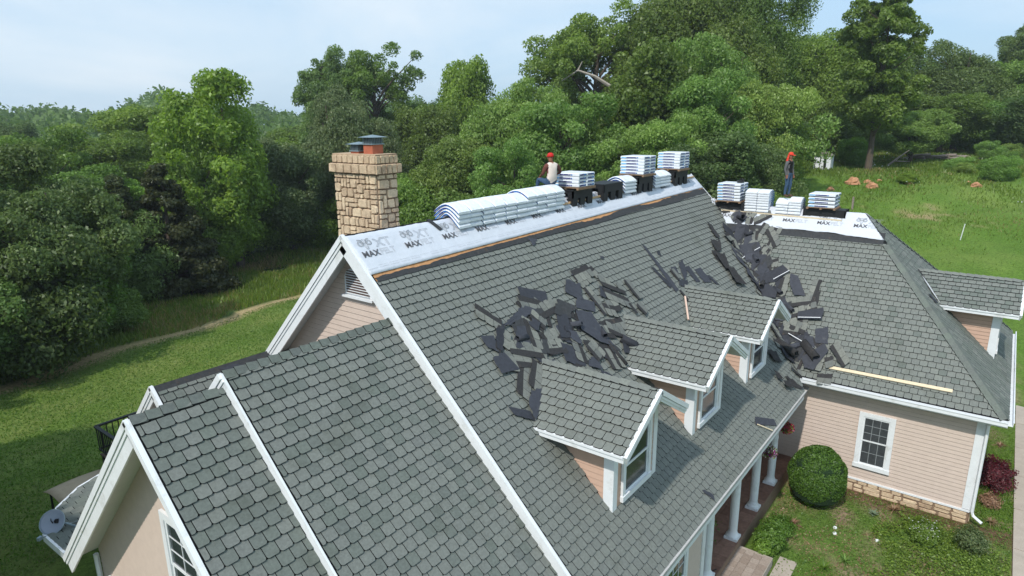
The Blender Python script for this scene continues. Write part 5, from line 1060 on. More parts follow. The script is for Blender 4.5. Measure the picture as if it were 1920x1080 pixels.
scrap([(4.70, -6.02), (4.80, -6.05), (4.95, -6.20), (4.86, -6.28), (4.78, -6.14)], onM, .03, 'small bird-shaped dark scrap near the porch eave', GM, 77, wave=.01)
on4 = lambda x, y, h=0: Vector((x, y, z4 - m_ * (y4 - y))) + W4.N * h
scrap([(-1.35, 3.12), (-1.0, 3.14), (-.55, 2.98), (-.62, 2.92), (-1.0, 3.0)], on4, .03, 'dark twisted scrap on the stripped ridge of the low rear roof', 'scraps on the rear roof', 78)
# flashing along the hip-end dormer
q = MB(); f_ = lambda x, y, h: Vector((x, y, zR + m_ * (y + 6.596))) + RH.N * h
q.add([f_(17.55, -8.62, .05), f_(17.35, -8.85, .05), f_(16.95, -9.1, .06), f_(16.72, -9.45, .05), f_(16.60, -9.42, .05), f_(16.85, -9.02, .07), f_(17.25, -8.75, .06)], [(0, 1, 2, 5, 6), (2, 3, 4, 5)]); o = q.build('flashing', M_DRIP, DORM[3]); o.modifiers.new('t', 'SOLIDIFY').thickness = .005
q = MB(); q.add([f_(17.87, -8.47, .05), f_(17.80, -8.45, .05), f_(16.62, -9.55, .05), f_(16.74, -9.58, .05)], [(0, 1, 2, 3)]); o = q.build('flashing', M_BLACK, DORM[3]); o.modifiers.new('t', 'SOLIDIFY').thickness = .01
scrap([(16.35, -8.95), (16.6, -9.0), (16.55, -9.25), (16.3, -9.2)], lambda x, y, h=0: f_(x, y, h), .03, 'small dark scrap beside the hip-end dormer', 'scraps on the hip end', 79)
# ------------------------------------------------------------------ trees
def leaf_quads(C, R, n_per, size, g, up=.35, flat=1.0):
    """leaf sprays on the shells of clumps: C (m,3), R (m,)"""
    m = len(C); cnt = np.maximum(8, (n_per * (R / R.mean()) ** 2)).astype(int); idx = np.repeat(np.arange(m), cnt); n = len(idx)
    d = g.normal(size=(n, 3)); d[:, 2] += up; d /= np.linalg.norm(d, axis=1)[:, None]
    rr = R[idx] * (.50 + .62 * g.random(n) ** .8); P = C[idx] + d * rr[:, None] * np.array([1, 1, .92 * flat])
    nn = d + g.normal(0, .75, (n, 3)); nn /= np.linalg.norm(nn, axis=1)[:, None]
    a = np.cross(nn, g.normal(size=(n, 3))); a /= np.linalg.norm(a, axis=1)[:, None]; b = np.cross(nn, a)
    s = size * g.uniform(.5, 1.3, n); l = s[:, None] * a; w = s[:, None] * .55 * b; dr = np.array([0, 0, -1.0]) * (s * .25)[:, None]
    Q = np.stack([P - l + dr, P - w, P + l + dr, P + w], 1)
    ct = g.random(m); t = np.clip(.05 + .40 * ct[idx] + .60 * g.random(n) ** 1.3, 0, 1)
    return Q, t
def crown_mesh(kind, H, R, seed, nleaf):
    g = np.random.default_rng(seed); big = kind.endswith('big'); kind = kind.replace('big', '')
    if kind == 'cedar':
        n = 190; z = g.random(n) ** 1.15; rad = R * (1.04 - z) ** .8 * (.72 + .40 * g.random(n)); a = g.uniform(0, 6.28, n)
        C = np.stack([rad * np.cos(a), rad * np.sin(a), H * (.04 + .93 * z)], 1); Rr = R * .24 * (1.15 - .75 * z) * g.uniform(.7, 1.3, n); Q, t = leaf_quads(C, Rr, nleaf / n, .13, g, .1, .7); return Q, t, C
    if kind in ('open', 'tall'):
        lo = .26 if kind == 'open' else .30; nb = 13; lob = []
        for i in range(nb):
            zz = (i + .5) / nb; z = lo + (1 - lo) * zz; w = .50 + .55 * math.sin(min(1, zz * 1.1) * 2.5); a = i * 2.4 + g.uniform(-.6, .6); r = R * w * g.uniform(.28, .60)
            lob.append((r * math.cos(a), r * math.sin(a), H * (z * .90 + .02), R * g.uniform(.36, .50)))
        lob.append((0, 0, H * .84, R * .36)); C = []; Rr = []
        for L_ in lob:
            for q in range(11):
                d = g.normal(size=3); d /= np.linalg.norm(d); c = np.array(L_[:3]) + d * L_[3] * g.uniform(.4, 1.15); c[2] = min(max(c[2], H * lo * .7), H * .985); C.append(c); Rr.append(L_[3] * g.uniform(.22, .46))
        C = np.array(C); Rr = np.array(Rr); Q, t = leaf_quads(C, Rr, nleaf / len(C), .16, g, .35, .9); return Q, t, C
    n = {'round': 190, 'light': 230, 'bush': 80}[kind] * (2 if big else 1); c0 = {'round': .50, 'light': .50, 'bush': .42}[kind]; up = 1 - c0; d = g.normal(size=(n, 3)); d /= np.linalg.norm(d, axis=1)[:, None]
    # lumpy envelope: several boughs push the outline out
    B = g.normal(size=(11, 3)); B[:, 2] = B[:, 2] * .8 + .2; B /= np.linalg.norm(B, axis=1)[:, None]; dot = d @ B.T; bump = (np.exp((dot - 1) * 9) * g.uniform(.2, .55, 11)).sum(1)
    dent = (np.exp((d @ (g.normal(size=(6, 3)) / 1.7).T - 1) * 5) * .25).sum(1); env = np.clip(.66 + bump - dent * .5, .42, 1.22)
    rr = env * np.where(g.random(n) < .72, g.uniform(.84, 1.02, n), g.uniform(.3, .8, n))
    k = np.where(d[:, 2] > 0, up, c0 * .93); top = 1 - .22 * np.clip(d[:, 2], 0, 1) * 0
    C = np.stack([d[:, 0] * R * rr * .88, d[:, 1] * R * rr * .88, H * (c0 + d[:, 2] * k * rr * .93)], 1); C[:, 2] = np.clip(C[:, 2], H * .03, H * .99)
    Rr = R * {'round': .20, 'light': .17, 'bush': .26}[kind] * (.72 if big else 1) * g.uniform(.6, 1.5, n); Q, t = leaf_quads(C, Rr, nleaf / n, {'round': .155, 'light': .135, 'bush': .12}[kind], g, .35, .85 if kind == 'light' else 1.0); return Q, t, C
def trunk_mesh(H, R, C, seed, thick=.028, forks=True, mt=None):
    g = np.random.default_rng(seed + 50); b = MB(); r0 = H * thick; sway = g.uniform(-.04, .04, 2) * H
    pts = [Vector((sway[0] * t * t, sway[1] * t * t, H * .86 * t - .3)) for t in np.linspace(0, 1, 7)]; b.tube(pts, [r0 * (1.25 if i == 0 else 1) * (1 - .82 * i / 6) for i in range(7)], 8)
    for i in g.permutation(len(C))[:34]:
        c = C[i]; hz = math.hypot(c[0], c[1]); z0 = max(H * .12, c[2] - hz * g.uniform(.7, 1.1)); t = min(.95, (z0 + .3) / (H * .86)); a = Vector((sway[0] * t * t, sway[1] * t * t, z0)); e = Vector(c); mid = a.lerp(e, .5) + Vector((0, 0, hz * .08)) + Vector(g.normal(0, .04, 3)) * hz
        b.tube([a, a.lerp(mid, .5) + Vector((0, 0, hz * .05)), mid, e], [r0 * .42 * (1 - t * .5), r0 * .32 * (1 - t * .4), r0 * .2, r0 * .05], 5)
    return b
PROTO = {}
def proto(kind, i, H, R, seed, nleaf):
    Q, t, C = crown_mesh(kind, H, R, seed, nleaf); me = mk_mesh('crown', Q.reshape(-1, 3), np.arange(len(Q) * 4).reshape(-1, 4), [LF['mid']], None, np.repeat(t, 4))
    tb = trunk_mesh(H, R, C, seed, .016 if kind in ('bush', 'tall') else .026); tm = mk_mesh('trunk', tb.V, tb.F, [M_BARK], None); PROTO.setdefault(kind, []).append((H, R, me, tm))
for i in range(3): proto('round', i, 14, 5.0, 10 + i, 72000)
for i in range(2): proto('light', i, 13, 5.4, 20 + i, 78000)
proto('roundbig', 0, 22, 9.0, 71, 150000)
proto('lightbig', 0, 15, 7.6, 72, 120000)
for i in range(2): proto('open', i, 20, 6.5, 30 + i, 56000)
for i in range(1): proto('tall', i, 18, 4.8, 40 + i, 46000)
for i in range(2): proto('bush', i, 6, 3.2, 50 + i, 30000)
proto('cedar', 0, 9, 2.7, 60, 60000)
SHARED = {}
def tree(x, y, H, R, kind, colour, label, group, name='broadleaf_tree', cat='tree', z=None, bark=None):
    pr = PROTO[kind]; pk = random.randrange(len(pr)); h0, r0, cm, tm = pr[pk]
    key = (kind, pk, colour)
    if key not in SHARED: c2 = cm.copy(); c2.materials.clear(); c2.materials.append(LF[colour]); SHARED[key] = c2
    t = bpy.data.objects.new(name, None); COL.objects.link(t); t.location = (x, y, (gz(x, y) if z is None else z) - .1); t.rotation_euler = (0, 0, random.uniform(0, 6.28)); t.scale = (R / r0, R / r0, H / h0)
    for nm, me in (('trunk', tm), ('crown', SHARED[key])): o = bpy.data.objects.new(nm, me); COL.objects.link(o); o.parent = t
    tag(t, label, cat, group); return t
random.seed(99)
GT = 'trees of the wood behind and beside the house'
TREES = [
(3.4,28.4,10.1,4.0,'light','dark','dense dark tree at the lawn edge on the left'),(2.0,32.3,11.4,4.4,'light','dark2','dark tree at the left picture edge above the dirt path'),
(6.4,34.4,8.9,3.4,'light','dark2','dark low tree just left of the cedars'),(1.2,27.2,7.2,3.4,'bush','dark','dark shrubby tree lowest at the lawn edge, left of the path bend'),(3.6,28.9,5.4,3.0,'bush','mid','bush whose leaves overhang the dirt path'),(5.8,30.0,3.4,2.2,'bush','light','small pale bush between the dark trees and the cedars'),(-.8,26.8,5.0,2.8,'bush','dark2','low bush at the left picture edge by the path'),(9.2,36.0,6.1,2.8,'bush','dark2','dark bush left of the cedar foot'),
(-6.0,27.0,9.0,4.5,'round','dark','dark tree past the left picture edge'),(-3.5,31.0,12.0,4.8,'round','dark2','dark tree behind the leftmost trees'),
(13.2,37.2,9.6,3.1,'cedar','cedar','brownish dark cedar beside the tall bright green tree'),(10.6,38.2,8.8,2.7,'cedar','cedar','left of the two dark cedars'),(15.4,39.6,6.0,2.2,'cedar','cedar','small cedar right of the big cedar'),
(20.6,41.0,15.9,5.5,'round','bright','tall bright green tree left of the chimney, standing highest there'),(17.6,41.5,12.2,3.2,'round','bright','narrow bright tree against the left side of the tallest bright one'),(18.6,40.4,6.2,3.0,'bush','bright','bright shrub at the foot of the tall bright green tree'),
(31.9,41.9,15.9,6.0,'lightbig','olive','broad olive tree with pale blossoms right behind the chimney'),(26.6,42.0,11.4,4.0,'round','olive','olive tree between the tall bright tree and the chimney'),(32.6,39.2,11.4,4.0,'round','olive','olive tree just right of the chimney'),(25.6,42.4,6.0,3.0,'bush','mid','bush under the olive trees left of the chimney'),(29.3,41.4,5.2,2.8,'bush','bright','light bush seen left of the chimney foot'),
(26.2,70.5,14.3,8.2,'light','mid','wide green tree behind the cedars, in the middle distance'),(18.2,59.7,11.2,5.6,'light','mid','mid-green tree left of the wide one in the middle distance'),(11.7,48.2,9.4,4.6,'round','mid','mid-green tree above the dark trees at left'),(26.7,61.5,12.7,4.8,'round','mid','green tree just left of the tall bright one, farther back'),(10.7,56.9,11.6,5.6,'light','mid','mid-green tree at the far left, middle distance'),(5.5,46.0,9.5,5.0,'round','dark2','dull green tree at the left edge, middle distance'),(16.0,50.5,8.5,4.0,'light','bright','yellow-green tree behind the cedars'),(20.5,50.0,8.0,4.0,'round','mid','green tree behind the narrow bright tree'),
(52.0,59.1,21.4,7.4,'open','mid','tall open tree with sky showing through, above and right of the chimney'),(46.5,61.5,20.6,5.4,'open','dark2','tall open tree left of the other open one'),(57.7,47.8,21.8,5.4,'round','bright','round-topped tree standing right of the two open trees'),(48.7,45.7,15.3,4.8,'round','mid','tree below the round-topped one'),
(41.7,29.5,15.6,7.0,'lightbig','light','broad pale green tree above the long row of bundles'),(35.4,29.2,11.6,4.4,'light','light','pale green tree left of the broad pale one'),(38.7,20.2,12.4,5.8,'light','light','pale green tree behind the sitting person'),(31.6,19.8,9.9,3.8,'light','light','low pale tree in front of the broad pale ones'),
(59.0,29.1,22.6,8.4,'open','mid','large tree with pale limbs left of the biggest tree'),(65.0,21.8,26.6,10.2,'roundbig','mid','biggest tree, its top cut by the picture edge'),(70.8,16.2,22.6,7.4,'roundbig','mid','tall tree joined to the right side of the biggest tree'),
(47.7,16.3,16.8,6.0,'round','mid','green tree below the biggest one'),(53.0,10.6,15.6,7.4,'lightbig','light','wide feathery pale tree above the right wing'),(52.6,7.6,12.4,3.8,'light','light','right end of the feathery pale trees'),(45.0,11.5,12.6,5.0,'light','light','feathery tree above the far bundle stack'),(37.3,11.0,10.2,4.0,'light','light','lower pale tree right behind the pallets'),
(41.6,7.6,9.2,4.6,'round','dark','dark tree in the shade under the feathery ones'),(44.0,4.9,8.2,2.9,'round','dark','dark tree right of the standing person'),(38.0,8.0,8.7,3.4,'round','dark','dark tree between the two groups of pallets'),(39.2,15.4,10.6,3.6,'round','mid','green tree behind the far pallets'),
(87.6,10.3,16.7,5.4,'round','bright','bright tree left of the tree with the bare trunk'),(88.5,14.9,19.1,5.8,'round','mid','tree behind the right end of the feathery ones'),(67.0,1.1,18.2,5.2,'tall','mid','tall airy tree with a bare double trunk in the meadow'),(90.3,6.2,15.9,4.6,'round','mid','tree right behind the bare-trunked one'),
(99.6,-3.8,15.2,8.2,'lightbig','dark2','large dark tree at the far edge of the meadow'),(101.2,1.0,12.6,5.6,'round','mid','tree left of the large dark one at the meadow edge'),(103.8,-8.0,13.4,6.0,'round','mid','tree right of the large dark one at the meadow edge'),(119.8,-10.0,18.2,5.6,'open','dark2','highest tree at the right picture edge'),(101.8,-14.2,13.8,6.8,'round','mid','tree beyond the right picture edge'),
(79.0,-1.2,7.1,4.2,'light','light','low spreading pale tree right of the bare trunk'),(72.5,3.4,3.0,1.9,'bush','bright','bright bush beside the small shed'),(89.6,-3.0,8.2,4.6,'round','mid','low tree in front of the large dark one'),(91.8,-7.3,7.6,4.4,'round','mid','low tree above the log pile'),(88.8,-12.3,8.1,4.4,'round','dark2','low tree at the right edge of the meadow'),
(31.0,29.5,7.2,3.4,'bush','mid','bush behind the left end of the bundle row'),(32.0,25.6,6.4,3.6,'bush','light','bush above the left end of the bundle row'),(31.1,34.8,7.0,3.2,'bush','mid','bush right of the chimney'),(30.4,31.4,5.2,2.8,'bush','bright','bright low bush right of the chimney foot'),(30.8,20.8,6.6,3.0,'bush','mid','bush left of the sitting person'),(34.0,15.5,6.8,3.2,'bush','mid','bush behind the low pallet stack'),(33.0,12.0,6.2,3.0,'bush','dark','dark bush behind the empty bracket'),(34.0,7.2,6.4,3.2,'bush','dark','dark bush below the far end of the main ridge'),(36.5,4.4,5.8,3.0,'bush','dark','dark bush between main ridge and right wing'),(38.6,1.7,5.2,2.8,'bush','mid','green bush behind the bent bundles of the right wing'),(41.0,2.2,4.0,2.0,'bush','mid','green bush right of the standing person'),
(77.5,7.8,8.5,4.4,'round','mid','tree behind the shed'),(62.0,10.6,9.5,4.2,'round','dark','dark tree left of the shed'),(55.0,8.4,5.2,3.0,'bush','mid','bush left of the shed'),
]
for x, y, H, R, k, c, lab in TREES:
    tree(x, y, H, R, k, c, lab, 'cedars at the lawn edge' if k == 'cedar' else GT, 'cedar' if k == 'cedar' else 'shrub' if k == 'bush' else 'broadleaf_tree', 'shrub' if k == 'bush' else 'tree')
nb_ = 0
for i in range(400):    # the depth of the wood behind the front rows
    a = random.uniform(-.12, 1.62); d = random.uniform(74, 150); x, y = CAM.x + d * math.cos(a), CAM.y + d * math.sin(a)
    if y < 18 and x < 104: continue
    if any((x - t[0]) ** 2 + (y - t[1]) ** 2 < 30 for t in TREES): continue
    H = random.uniform(9, 13.5) if a > .95 else random.uniform(10, 15); nb_ += 1
    if nb_ > 75: break
    cc = random.choice(('dark2', 'mid', 'mid', 'dark', 'bright')); wz = ('at the far left' if a > 1.3 else 'behind the cedars' if a > 1.1 else 'behind the chimney side' if a > .85 else 'behind the main ridge' if a > .55 else 'behind the far bundle stacks' if a > .3 else 'behind the meadow')
    tree(x, y, H, H * random.uniform(.36, .46), random.choice(('round', 'light')), cc, f"{dict(dark2='blue-green', mid='mid-green', dark='dark green', bright='yellow-green')[cc]} tree deep in the wood {wz}, {'taller' if H > 12 else 'lower'} one", 'trees deep in the wood')
for (x, y, H, R) in ((-8.8, 9.5, 12, 4.0), (-8.0, 15.2, 10, 3.8), (-12.5, 5.0, 12, 4.0), (-11.5, 12.0, 15, 5)):
    tree(x, y, H, R, 'round', 'dark', 'dark tree at the left edge of the lawn, shading it', 'trees left of the lawn')
# far wooded hills: one mass
g = np.random.default_rng(77); n = 3600; a = g.uniform(-.25, 1.75, n); d = 140 + 330 * g.random(n) ** .8; x = CAM.x + d * np.cos(a); y = CAM.y + d * np.sin(a); hgt = g.uniform(6, 13.5, n)
C = np.stack([x, y, ground(x, y) + hgt * .62], 1); Rr = g.uniform(2.6, 4.6, n)
Q, t = leaf_quads(C, Rr, 46, .85, g, .6, 1.15); tag(quads(Q, 'far_woods', LF['dark2'], None, t), 'far wooded hills below the sky', 'woods', kind='stuff')
# pale dead limb and bare branches in the big tree
b = MB(); zt_ = gz(60, 20); b.tube([(58.0, 19.5, zt_ + 15.5), (58.1, 19.2, zt_ + 13.0), (57.8, 19.1, zt_ + 11.6), (57.9, 18.4, zt_ + 11.2), (58.2, 17.2, zt_ + 11.3)], [.16, .14, .12, .10, .05], 6); tag(b.build('dead_limb', M_BARKP), 'pale bare dead limb hanging in front of the biggest tree', 'branch')
b = MB(); z_ = gz(56, 30); b.tube([(51.5, 28.4, z_ + 14.6), (52.4, 27.0, z_ + 15.6), (53.5, 25.6, z_ + 15.0), (54.5, 24.3, z_ + 14.0)], [.05, .12, .17, .2], 6); b.tube([(52.4, 27.0, z_ + 15.6), (52.6, 26.6, z_ + 16.5)], [.09, .03], 5); tag(b.build('dead_limb', M_BARKP), 'pale bare limb showing through the tree left of the biggest one', 'branch')
# ------------------------------------------------------------------ front garden
def shrub(name, c, r, n, size, lm, label, cat='shrub', seed=1, shell=.12, up=.2, stem=True, lump=.05, group=None):
    """foliage filling an ellipsoid, origin at its foot"""
    g = np.random.default_rng(seed); d = g.normal(size=(n, 3)); d /= np.linalg.norm(d, axis=1)[:, None]; k = 1 + lump * np.sin(d[:, 0] * 7 + seed) * np.cos(d[:, 1] * 6 + d[:, 2] * 5)
    rr = k * (1 - shell * g.random(n) ** 1.5); P = d * rr[:, None] * np.array(r); P[:, 2] += r[2]; P = P[P[:, 2] > .02]; d = d[:len(P)]; n = len(P); dd = P - np.array([0, 0, r[2]]); dd /= np.linalg.norm(dd, axis=1)[:, None]
    nn = dd + g.normal(0, .6, (n, 3)); nn[:, 2] += up; nn /= np.linalg.norm(nn, axis=1)[:, None]; a = np.cross(nn, g.normal(size=(n, 3))); a /= np.linalg.norm(a, axis=1)[:, None]; b = np.cross(nn, a); s = size * g.uniform(.6, 1.3, n)
    Q = np.stack([P - a * s[:, None], P - b * s[:, None] * .5, P + a * s[:, None], P + b * s[:, None] * .5], 1) + np.array(c); t = empty(name, c)
    quads(Q, 'foliage', LF[lm], t, g.random(n))
    b_ = MB(); 
    for i in range(7): q = i * .9; b_.tube([Vector(c), Vector(c) + Vector((math.cos(q) * r[0] * .6, math.sin(q) * r[1] * .6, r[2] * 1.1))], [.02, .006], 5)
    b_.build('stem', M_BARK, t); return tag(t, label, cat, group)
o = shrub('boxwood_ball', (11.98, -7.12, -9.62), (.84, .84, .97), 42000, .032, 'ball', 'large round clipped green bush at the inner corner of the house', seed=3, shell=.12, lump=.045)
b = MB(); b.lathe((11.98, -7.12, -9.62), [(.3, .02), (.70, .35), (.80, .9), (.72, 1.45), (.42, 1.78), (.05, 1.9)], 18); core = b.build('dark_core', mat('bush_core_dark', (.012, .03, .01), .95), o)  # solid dark core added to fill the hollow leaf shell
shrub('barberry', (16.7, -11.62, -9.6), (.95, .50, .36), 9000, .035, 'redbush', 'dark red leafy bush between the house corner and the pavement', seed=4, lump=.35, shell=.75)
shrub('barberry', (12.15, -11.2, -9.6), (.50, .40, .30), 3000, .035, 'olive', 'small olive-brown twiggy bush in front of the house corner', seed=5, lump=.25, shell=.6)
shrub('barberry', (15.1, -11.55, -9.62), (.42, .3, .16), 1500, .035, 'dry', 'dry brown low plant behind the downspout', seed=6, lump=.3, shell=.8)
shrub('garden_shrub', (8.75, -6.66, -9.6), (.50, .42, .34), 6500, .035, 'grass', 'low green shrub beside the paver landing', seed=7, lump=.2, shell=.5)
shrub('garden_shrub', (8.25, -6.62, -9.6), (.26, .24, .27), 3000, .03, 'bright', 'small yellow-green shrub at the paver landing corner', seed=8, lump=.2, shell=.5)
shrub('garden_shrub', (9.7, -6.65, -9.6), (.55, .42, .22), 4500, .035, 'grass', 'flat green shrub along the porch edge', seed=9, lump=.3, shell=.7)
shrub('garden_shrub', (11.9, -10.1, -9.6), (.62, .42, .24), 5200, .03, 'grass', 'low white-flowered plant in the middle of the garden', seed=10, lump=.2, shell=.6)
P = np.random.default_rng(5).normal(size=(70, 3)) * (.26, .18, .03) + (11.9, -10.1, -9.2); n = len(P)
Q = P[:, None, :] + np.array([(-.016, -.016, 0), (.016, -.016, 0), (.016, .016, .004), (-.016, .016, .004)])[None]; tag(quads(Q, 'white_blossoms', LF['white'], None, rng.random(n)), 'tiny white blossoms on the low garden plant', 'flowers', kind='stuff')
def tuft(name, c, n, L_, w, lm, label, cat='plant', seed=1, droop=.5):
    g = np.random.default_rng(seed); V = []; F = []; T = []
    for i in range(n):
        a = g.uniform(0, 6.28); e = g.uniform(.5, 1.25); l = L_ * g.uniform(.6, 1.1); d = np.array([math.cos(a), math.sin(a), 0]); s = np.array([-math.sin(a), math.cos(a), 0]) * w; b = len(V); k = 4; t = g.random()
        for q in range(k + 1):
            u = q / k; p = np.array(c) + d * l * math.cos(e) * u + np.array([0, 0, l * (math.sin(e) * u - droop * u * u)]); ww = s * (1 - u * .9); V += [p - ww, p + ww]; T += [t, t]
        for q in range(k): F.append((b + 2 * q, b + 2 * q + 1, b + 2 * q + 3, b + 2 * q + 2))
    o = obj(name, V, F, LF[lm], None, tint=T); return tag(o, label, cat)
tuft('daylily', (8.75, -8.1, -9.58), 60, .55, .014, 'bright', 'arching yellow-green strap-leaved plant at the bottom edge of the garden', seed=2)
tuft('daylily', (9.4, -8.5, -9.58), 40, .45, .012, 'light', 'second strap-leaved plant beyond the arching one', seed=12)
tuft('dried_plant', (10.35, -6.9, -9.58), 60, .42, .018, 'dry', 'dry brown leaf tuft near the porch, left of the round bush', seed=3)
tuft('dried_plant', (12.9, -9.2, -9.58), 70, .42, .018, 'dry', 'dry brown leaf tuft by the stone foundation', seed=4)
tuft('dried_plant', (13.9, -11.6, -9.58), 60, .38, .018, 'dry', 'dry brown leaf tuft just outside the house corner', seed=5)
tuft('dried_plant', (19.8, -11.7, -9.58), 60, .38, .018, 'dry', 'dry brown leaf tuft behind the red bush', seed=6)
tuft('hosta', (12.3, -8.75, -9.58), 26, .26, .045, 'white', 'pale grey-green leafy plant in the middle of the grass', seed=8, droop=.3); bpy.data.objects['hosta'].data.materials[0] = leafmat('leaf_pale', (.16, .24, .14), (.40, .48, .36), objvar=0)
def ground_leaves(n, x0, x1, y0, y1, mask, size, hgt, lm, label, name, seed):
    g = np.random.default_rng(seed); x = g.uniform(x0, x1, n); y = g.uniform(y0, y1, n); k = mask(x, y); x, y = x[k], y[k]; n = len(x); h = hgt * (.4 + .6 * np.clip(fbm(x, y, 1.6, seed) + .5, 0, 1)) * g.random(n)
    P = np.stack([x, y, -9.6 + h], 1); nn = g.normal(0, .5, (n, 3)); nn[:, 2] += 1; nn /= np.linalg.norm(nn, axis=1)[:, None]; a = np.cross(nn, g.normal(size=(n, 3))); a /= np.linalg.norm(a, axis=1)[:, None]; b = np.cross(nn, a); s = size * g.uniform(.6, 1.3, n)
    Q = np.stack([P - a * s[:, None], P - b * s[:, None] * .6, P + a * s[:, None], P + b * s[:, None] * .6], 1); return tag(quads(Q, name, LF[lm], None, g.random(n)), label, 'ground cover', kind='stuff')
inG = lambda x, y: (x < 13.4) | (y < -11.15)
ground_leaves(30000, 6.0, 14, -12.1, -7.5, lambda x, y: (y < -9.3 + .8 * fbm(x, y, .9, 5)) & (x < 12.4 + fbm(x, y, 1, 6)) & inG(x, y) & (fbm(x, y, 1.9, 8) > -.45), .035, .24, 'bright', 'dense leafy green ground cover filling the bottom right of the garden', 'ground_cover', 31)
ground_leaves(60000, 6.5, 30, -12.1, -6.2, lambda x, y: inG(x, y) & (fbm(x, y, 1.3, 44) > -.40), .026, .11, 'grass', 'short weeds and grass over the garden soil', 'weeds', 32)
ground_leaves(5000, 8.2, 13.3, -11, -6.15, lambda x, y: (fbm(x, y, 1.3, 44) < .1), .03, .03, 'dry', 'brown bark mulch and dead leaves on the garden soil', 'mulch', 33)
P = scatter(26000, 5, 60, -12.15, -11.2, lambda x, y: x > 13.6); P = P[(P[:, 0] > 13.6)]; n = len(P); P[:, 2] = -9.6; tag(blades(P, rng.uniform(.03, .10, n), rng.uniform(.02, .05, n), .6, 'grass', 'verge_grass', rng.random(n)), 'grass verge between house and pavement', 'grass', kind='stuff')
# hanging baskets
def basket(c, cols, label):
    t = empty('hanging_basket', (c[0], c[1], c[2] - .35)); b = MB(); b.lathe((c[0], c[1], c[2] - .18), [(.06, 0), (.13, .06), (.15, .15)], 14); b.build('pot', M_POT, t); g = np.random.default_rng(int(c[0] * 10))
    for q in range(3): bb = MB(); a = q * 2.1; bb.tube([(c[0] + .14 * math.cos(a), c[1] + .14 * math.sin(a), c[2] - .04), (c[0], c[1], c[2] + .45)], .004, 4); bb.build('chain', M_DARKMETAL, t)
    for lm, n, s in [('grass', 260, .03)] + cols:
        d = g.normal(size=(n, 3)); d /= np.linalg.norm(d, axis=1)[:, None]; d[:, 2] = d[:, 2] * .8 - .25; P = np.array(c) + d * .22 * g.uniform(.5, 1.1, n)[:, None]; a = g.normal(size=(n, 3)); a /= np.linalg.norm(a, axis=1)[:, None]; b2 = np.cross(a, g.normal(size=(n, 3))); b2 /= np.linalg.norm(b2, axis=1)[:, None]
        Q = np.stack([P - a * s, P - b2 * s * .6, P + a * s, P + b2 * s * .6], 1); quads(Q, 'foliage' if lm == 'grass' else 'blossoms', LF[lm], t, g.random(n))
    return tag(t, label, 'hanging basket', 'hanging flower baskets at the porch eave')
basket((11.3, -6.22, -6.95), [('red', 420, .034)], 'hanging basket of red flowers at the farthest porch column')
basket((9.55, -6.22, -7.0), [('purple', 260, .034), ('white', 180, .032)], 'hanging basket of purple and white flowers at the second farthest porch column')
t = empty('planter', (7.05, -5.3, -9.08)); b = MB(); b.prism([(6.86, -5.5, -8.68), (7.24, -5.5, -8.68), (7.24, -5.12, -8.68), (6.86, -5.12, -8.68)], (0, 0, -.4)); b.build('pot', M_POT, t)
g = np.random.default_rng(3)
for lm, n in (('dark', 700), ('red', 120)):
    d = g.normal(size=(n, 3)) * (.16, .16, .16) + (7.05, -5.3, -8.42); a = g.normal(size=(n, 3)) * .03; b2 = g.normal(size=(n, 3)) * .02; quads(np.stack([d - a, d - b2, d + a, d + b2], 1), 'foliage' if lm == 'dark' else 'blossoms', LF[lm], t, g.random(n))
tag(t, 'square dark planter with red flowers on the porch behind the columns', 'planter')
b = MB(); b.tube([(5.62, -5.4, -9.06), (6.1, -5.9, -9.06), (6.35, -6.0, -9.06), (6.5, -5.98, -9.2)], .012, 6); tag(b.build('cable', M_DARKMETAL), 'black cable lying across the porch tiles', 'cable')
for i, (x, y) in enumerate(((10.6, -8.0), (10.9, -7.95), (10.95, -9.05))):
    b = MB(); b.lathe((x, y, -9.62), [(.03, 0), (.06, .03), (.05, .07), (.02, .09)], 7); tag(b.build('pebble', M_TRIM), ['small pale stone on the soil nearest the porch', 'small pale stone next to the one nearest the porch', 'small pale stone in the middle of the garden'][i], 'stone')
# ------------------------------------------------------------------ satellite dish, canopy, deck at the lower left
DC = Vector((-4.62, 4.42, -5.90)); dnrm = (CAM - DC).normalized() * .86 + Vector((-.35, .1, .25)); dnrm.normalize(); du = dnrm.cross(Vector((0, 0, 1))).normalized(); dv = du.cross(dnrm)
t = empty('satellite_dish', (-4.35, 4.15, -6.08)); V = []; F = []; nr, na = 6, 32
for i in range(nr + 1):
    r = .235 * i / nr
    for k in range(na): a = 2 * math.pi * k / na; V.append(DC + du * r * math.cos(a) + dv * r * 1.08 * math.sin(a) + dnrm * (.055 * (r / .235) ** 2))
for i in range(nr):
    for k in range(na): F.append((i * na + k, i * na + (k + 1) % na, (i + 1) * na + (k + 1) % na, (i + 1) * na + k))
o = obj('reflector', V, F, M_DISH, t, smooth=True); o.modifiers.new('s', 'SOLIDIFY').thickness = .012
b = MB()
for k in range(na):
    a, a2 = 2 * math.pi * k / na, 2 * math.pi * (k + 1) / na; f2 = lambda q: DC + du * .237 * math.cos(q) + dv * .256 * math.sin(q) + dnrm * .058; b.beam(f2(a), f2(a2), dnrm, .012, .012)
b.build('rim', M_GALV, t)
D_ = lambda x, y, h=.012: DC + du * x + dv * y + dnrm * h
b = MB(); hx = lambda L_, h: b.add([D_(x, y, h) for x, y in L_], [tuple(range(len(L_)))])
hx([(-.105, -.03), (-.035, -.03), (-.02, .0), (-.02, .03), (-.035, .06), (-.105, .06)], .026); hx([(-.012, -.01), (.03, .03), (.045, .08), (.055, .085), (.05, .03), (.02, -.012), (.0, -.03)], .022); b.build('printed_mark', M_VEST, t)
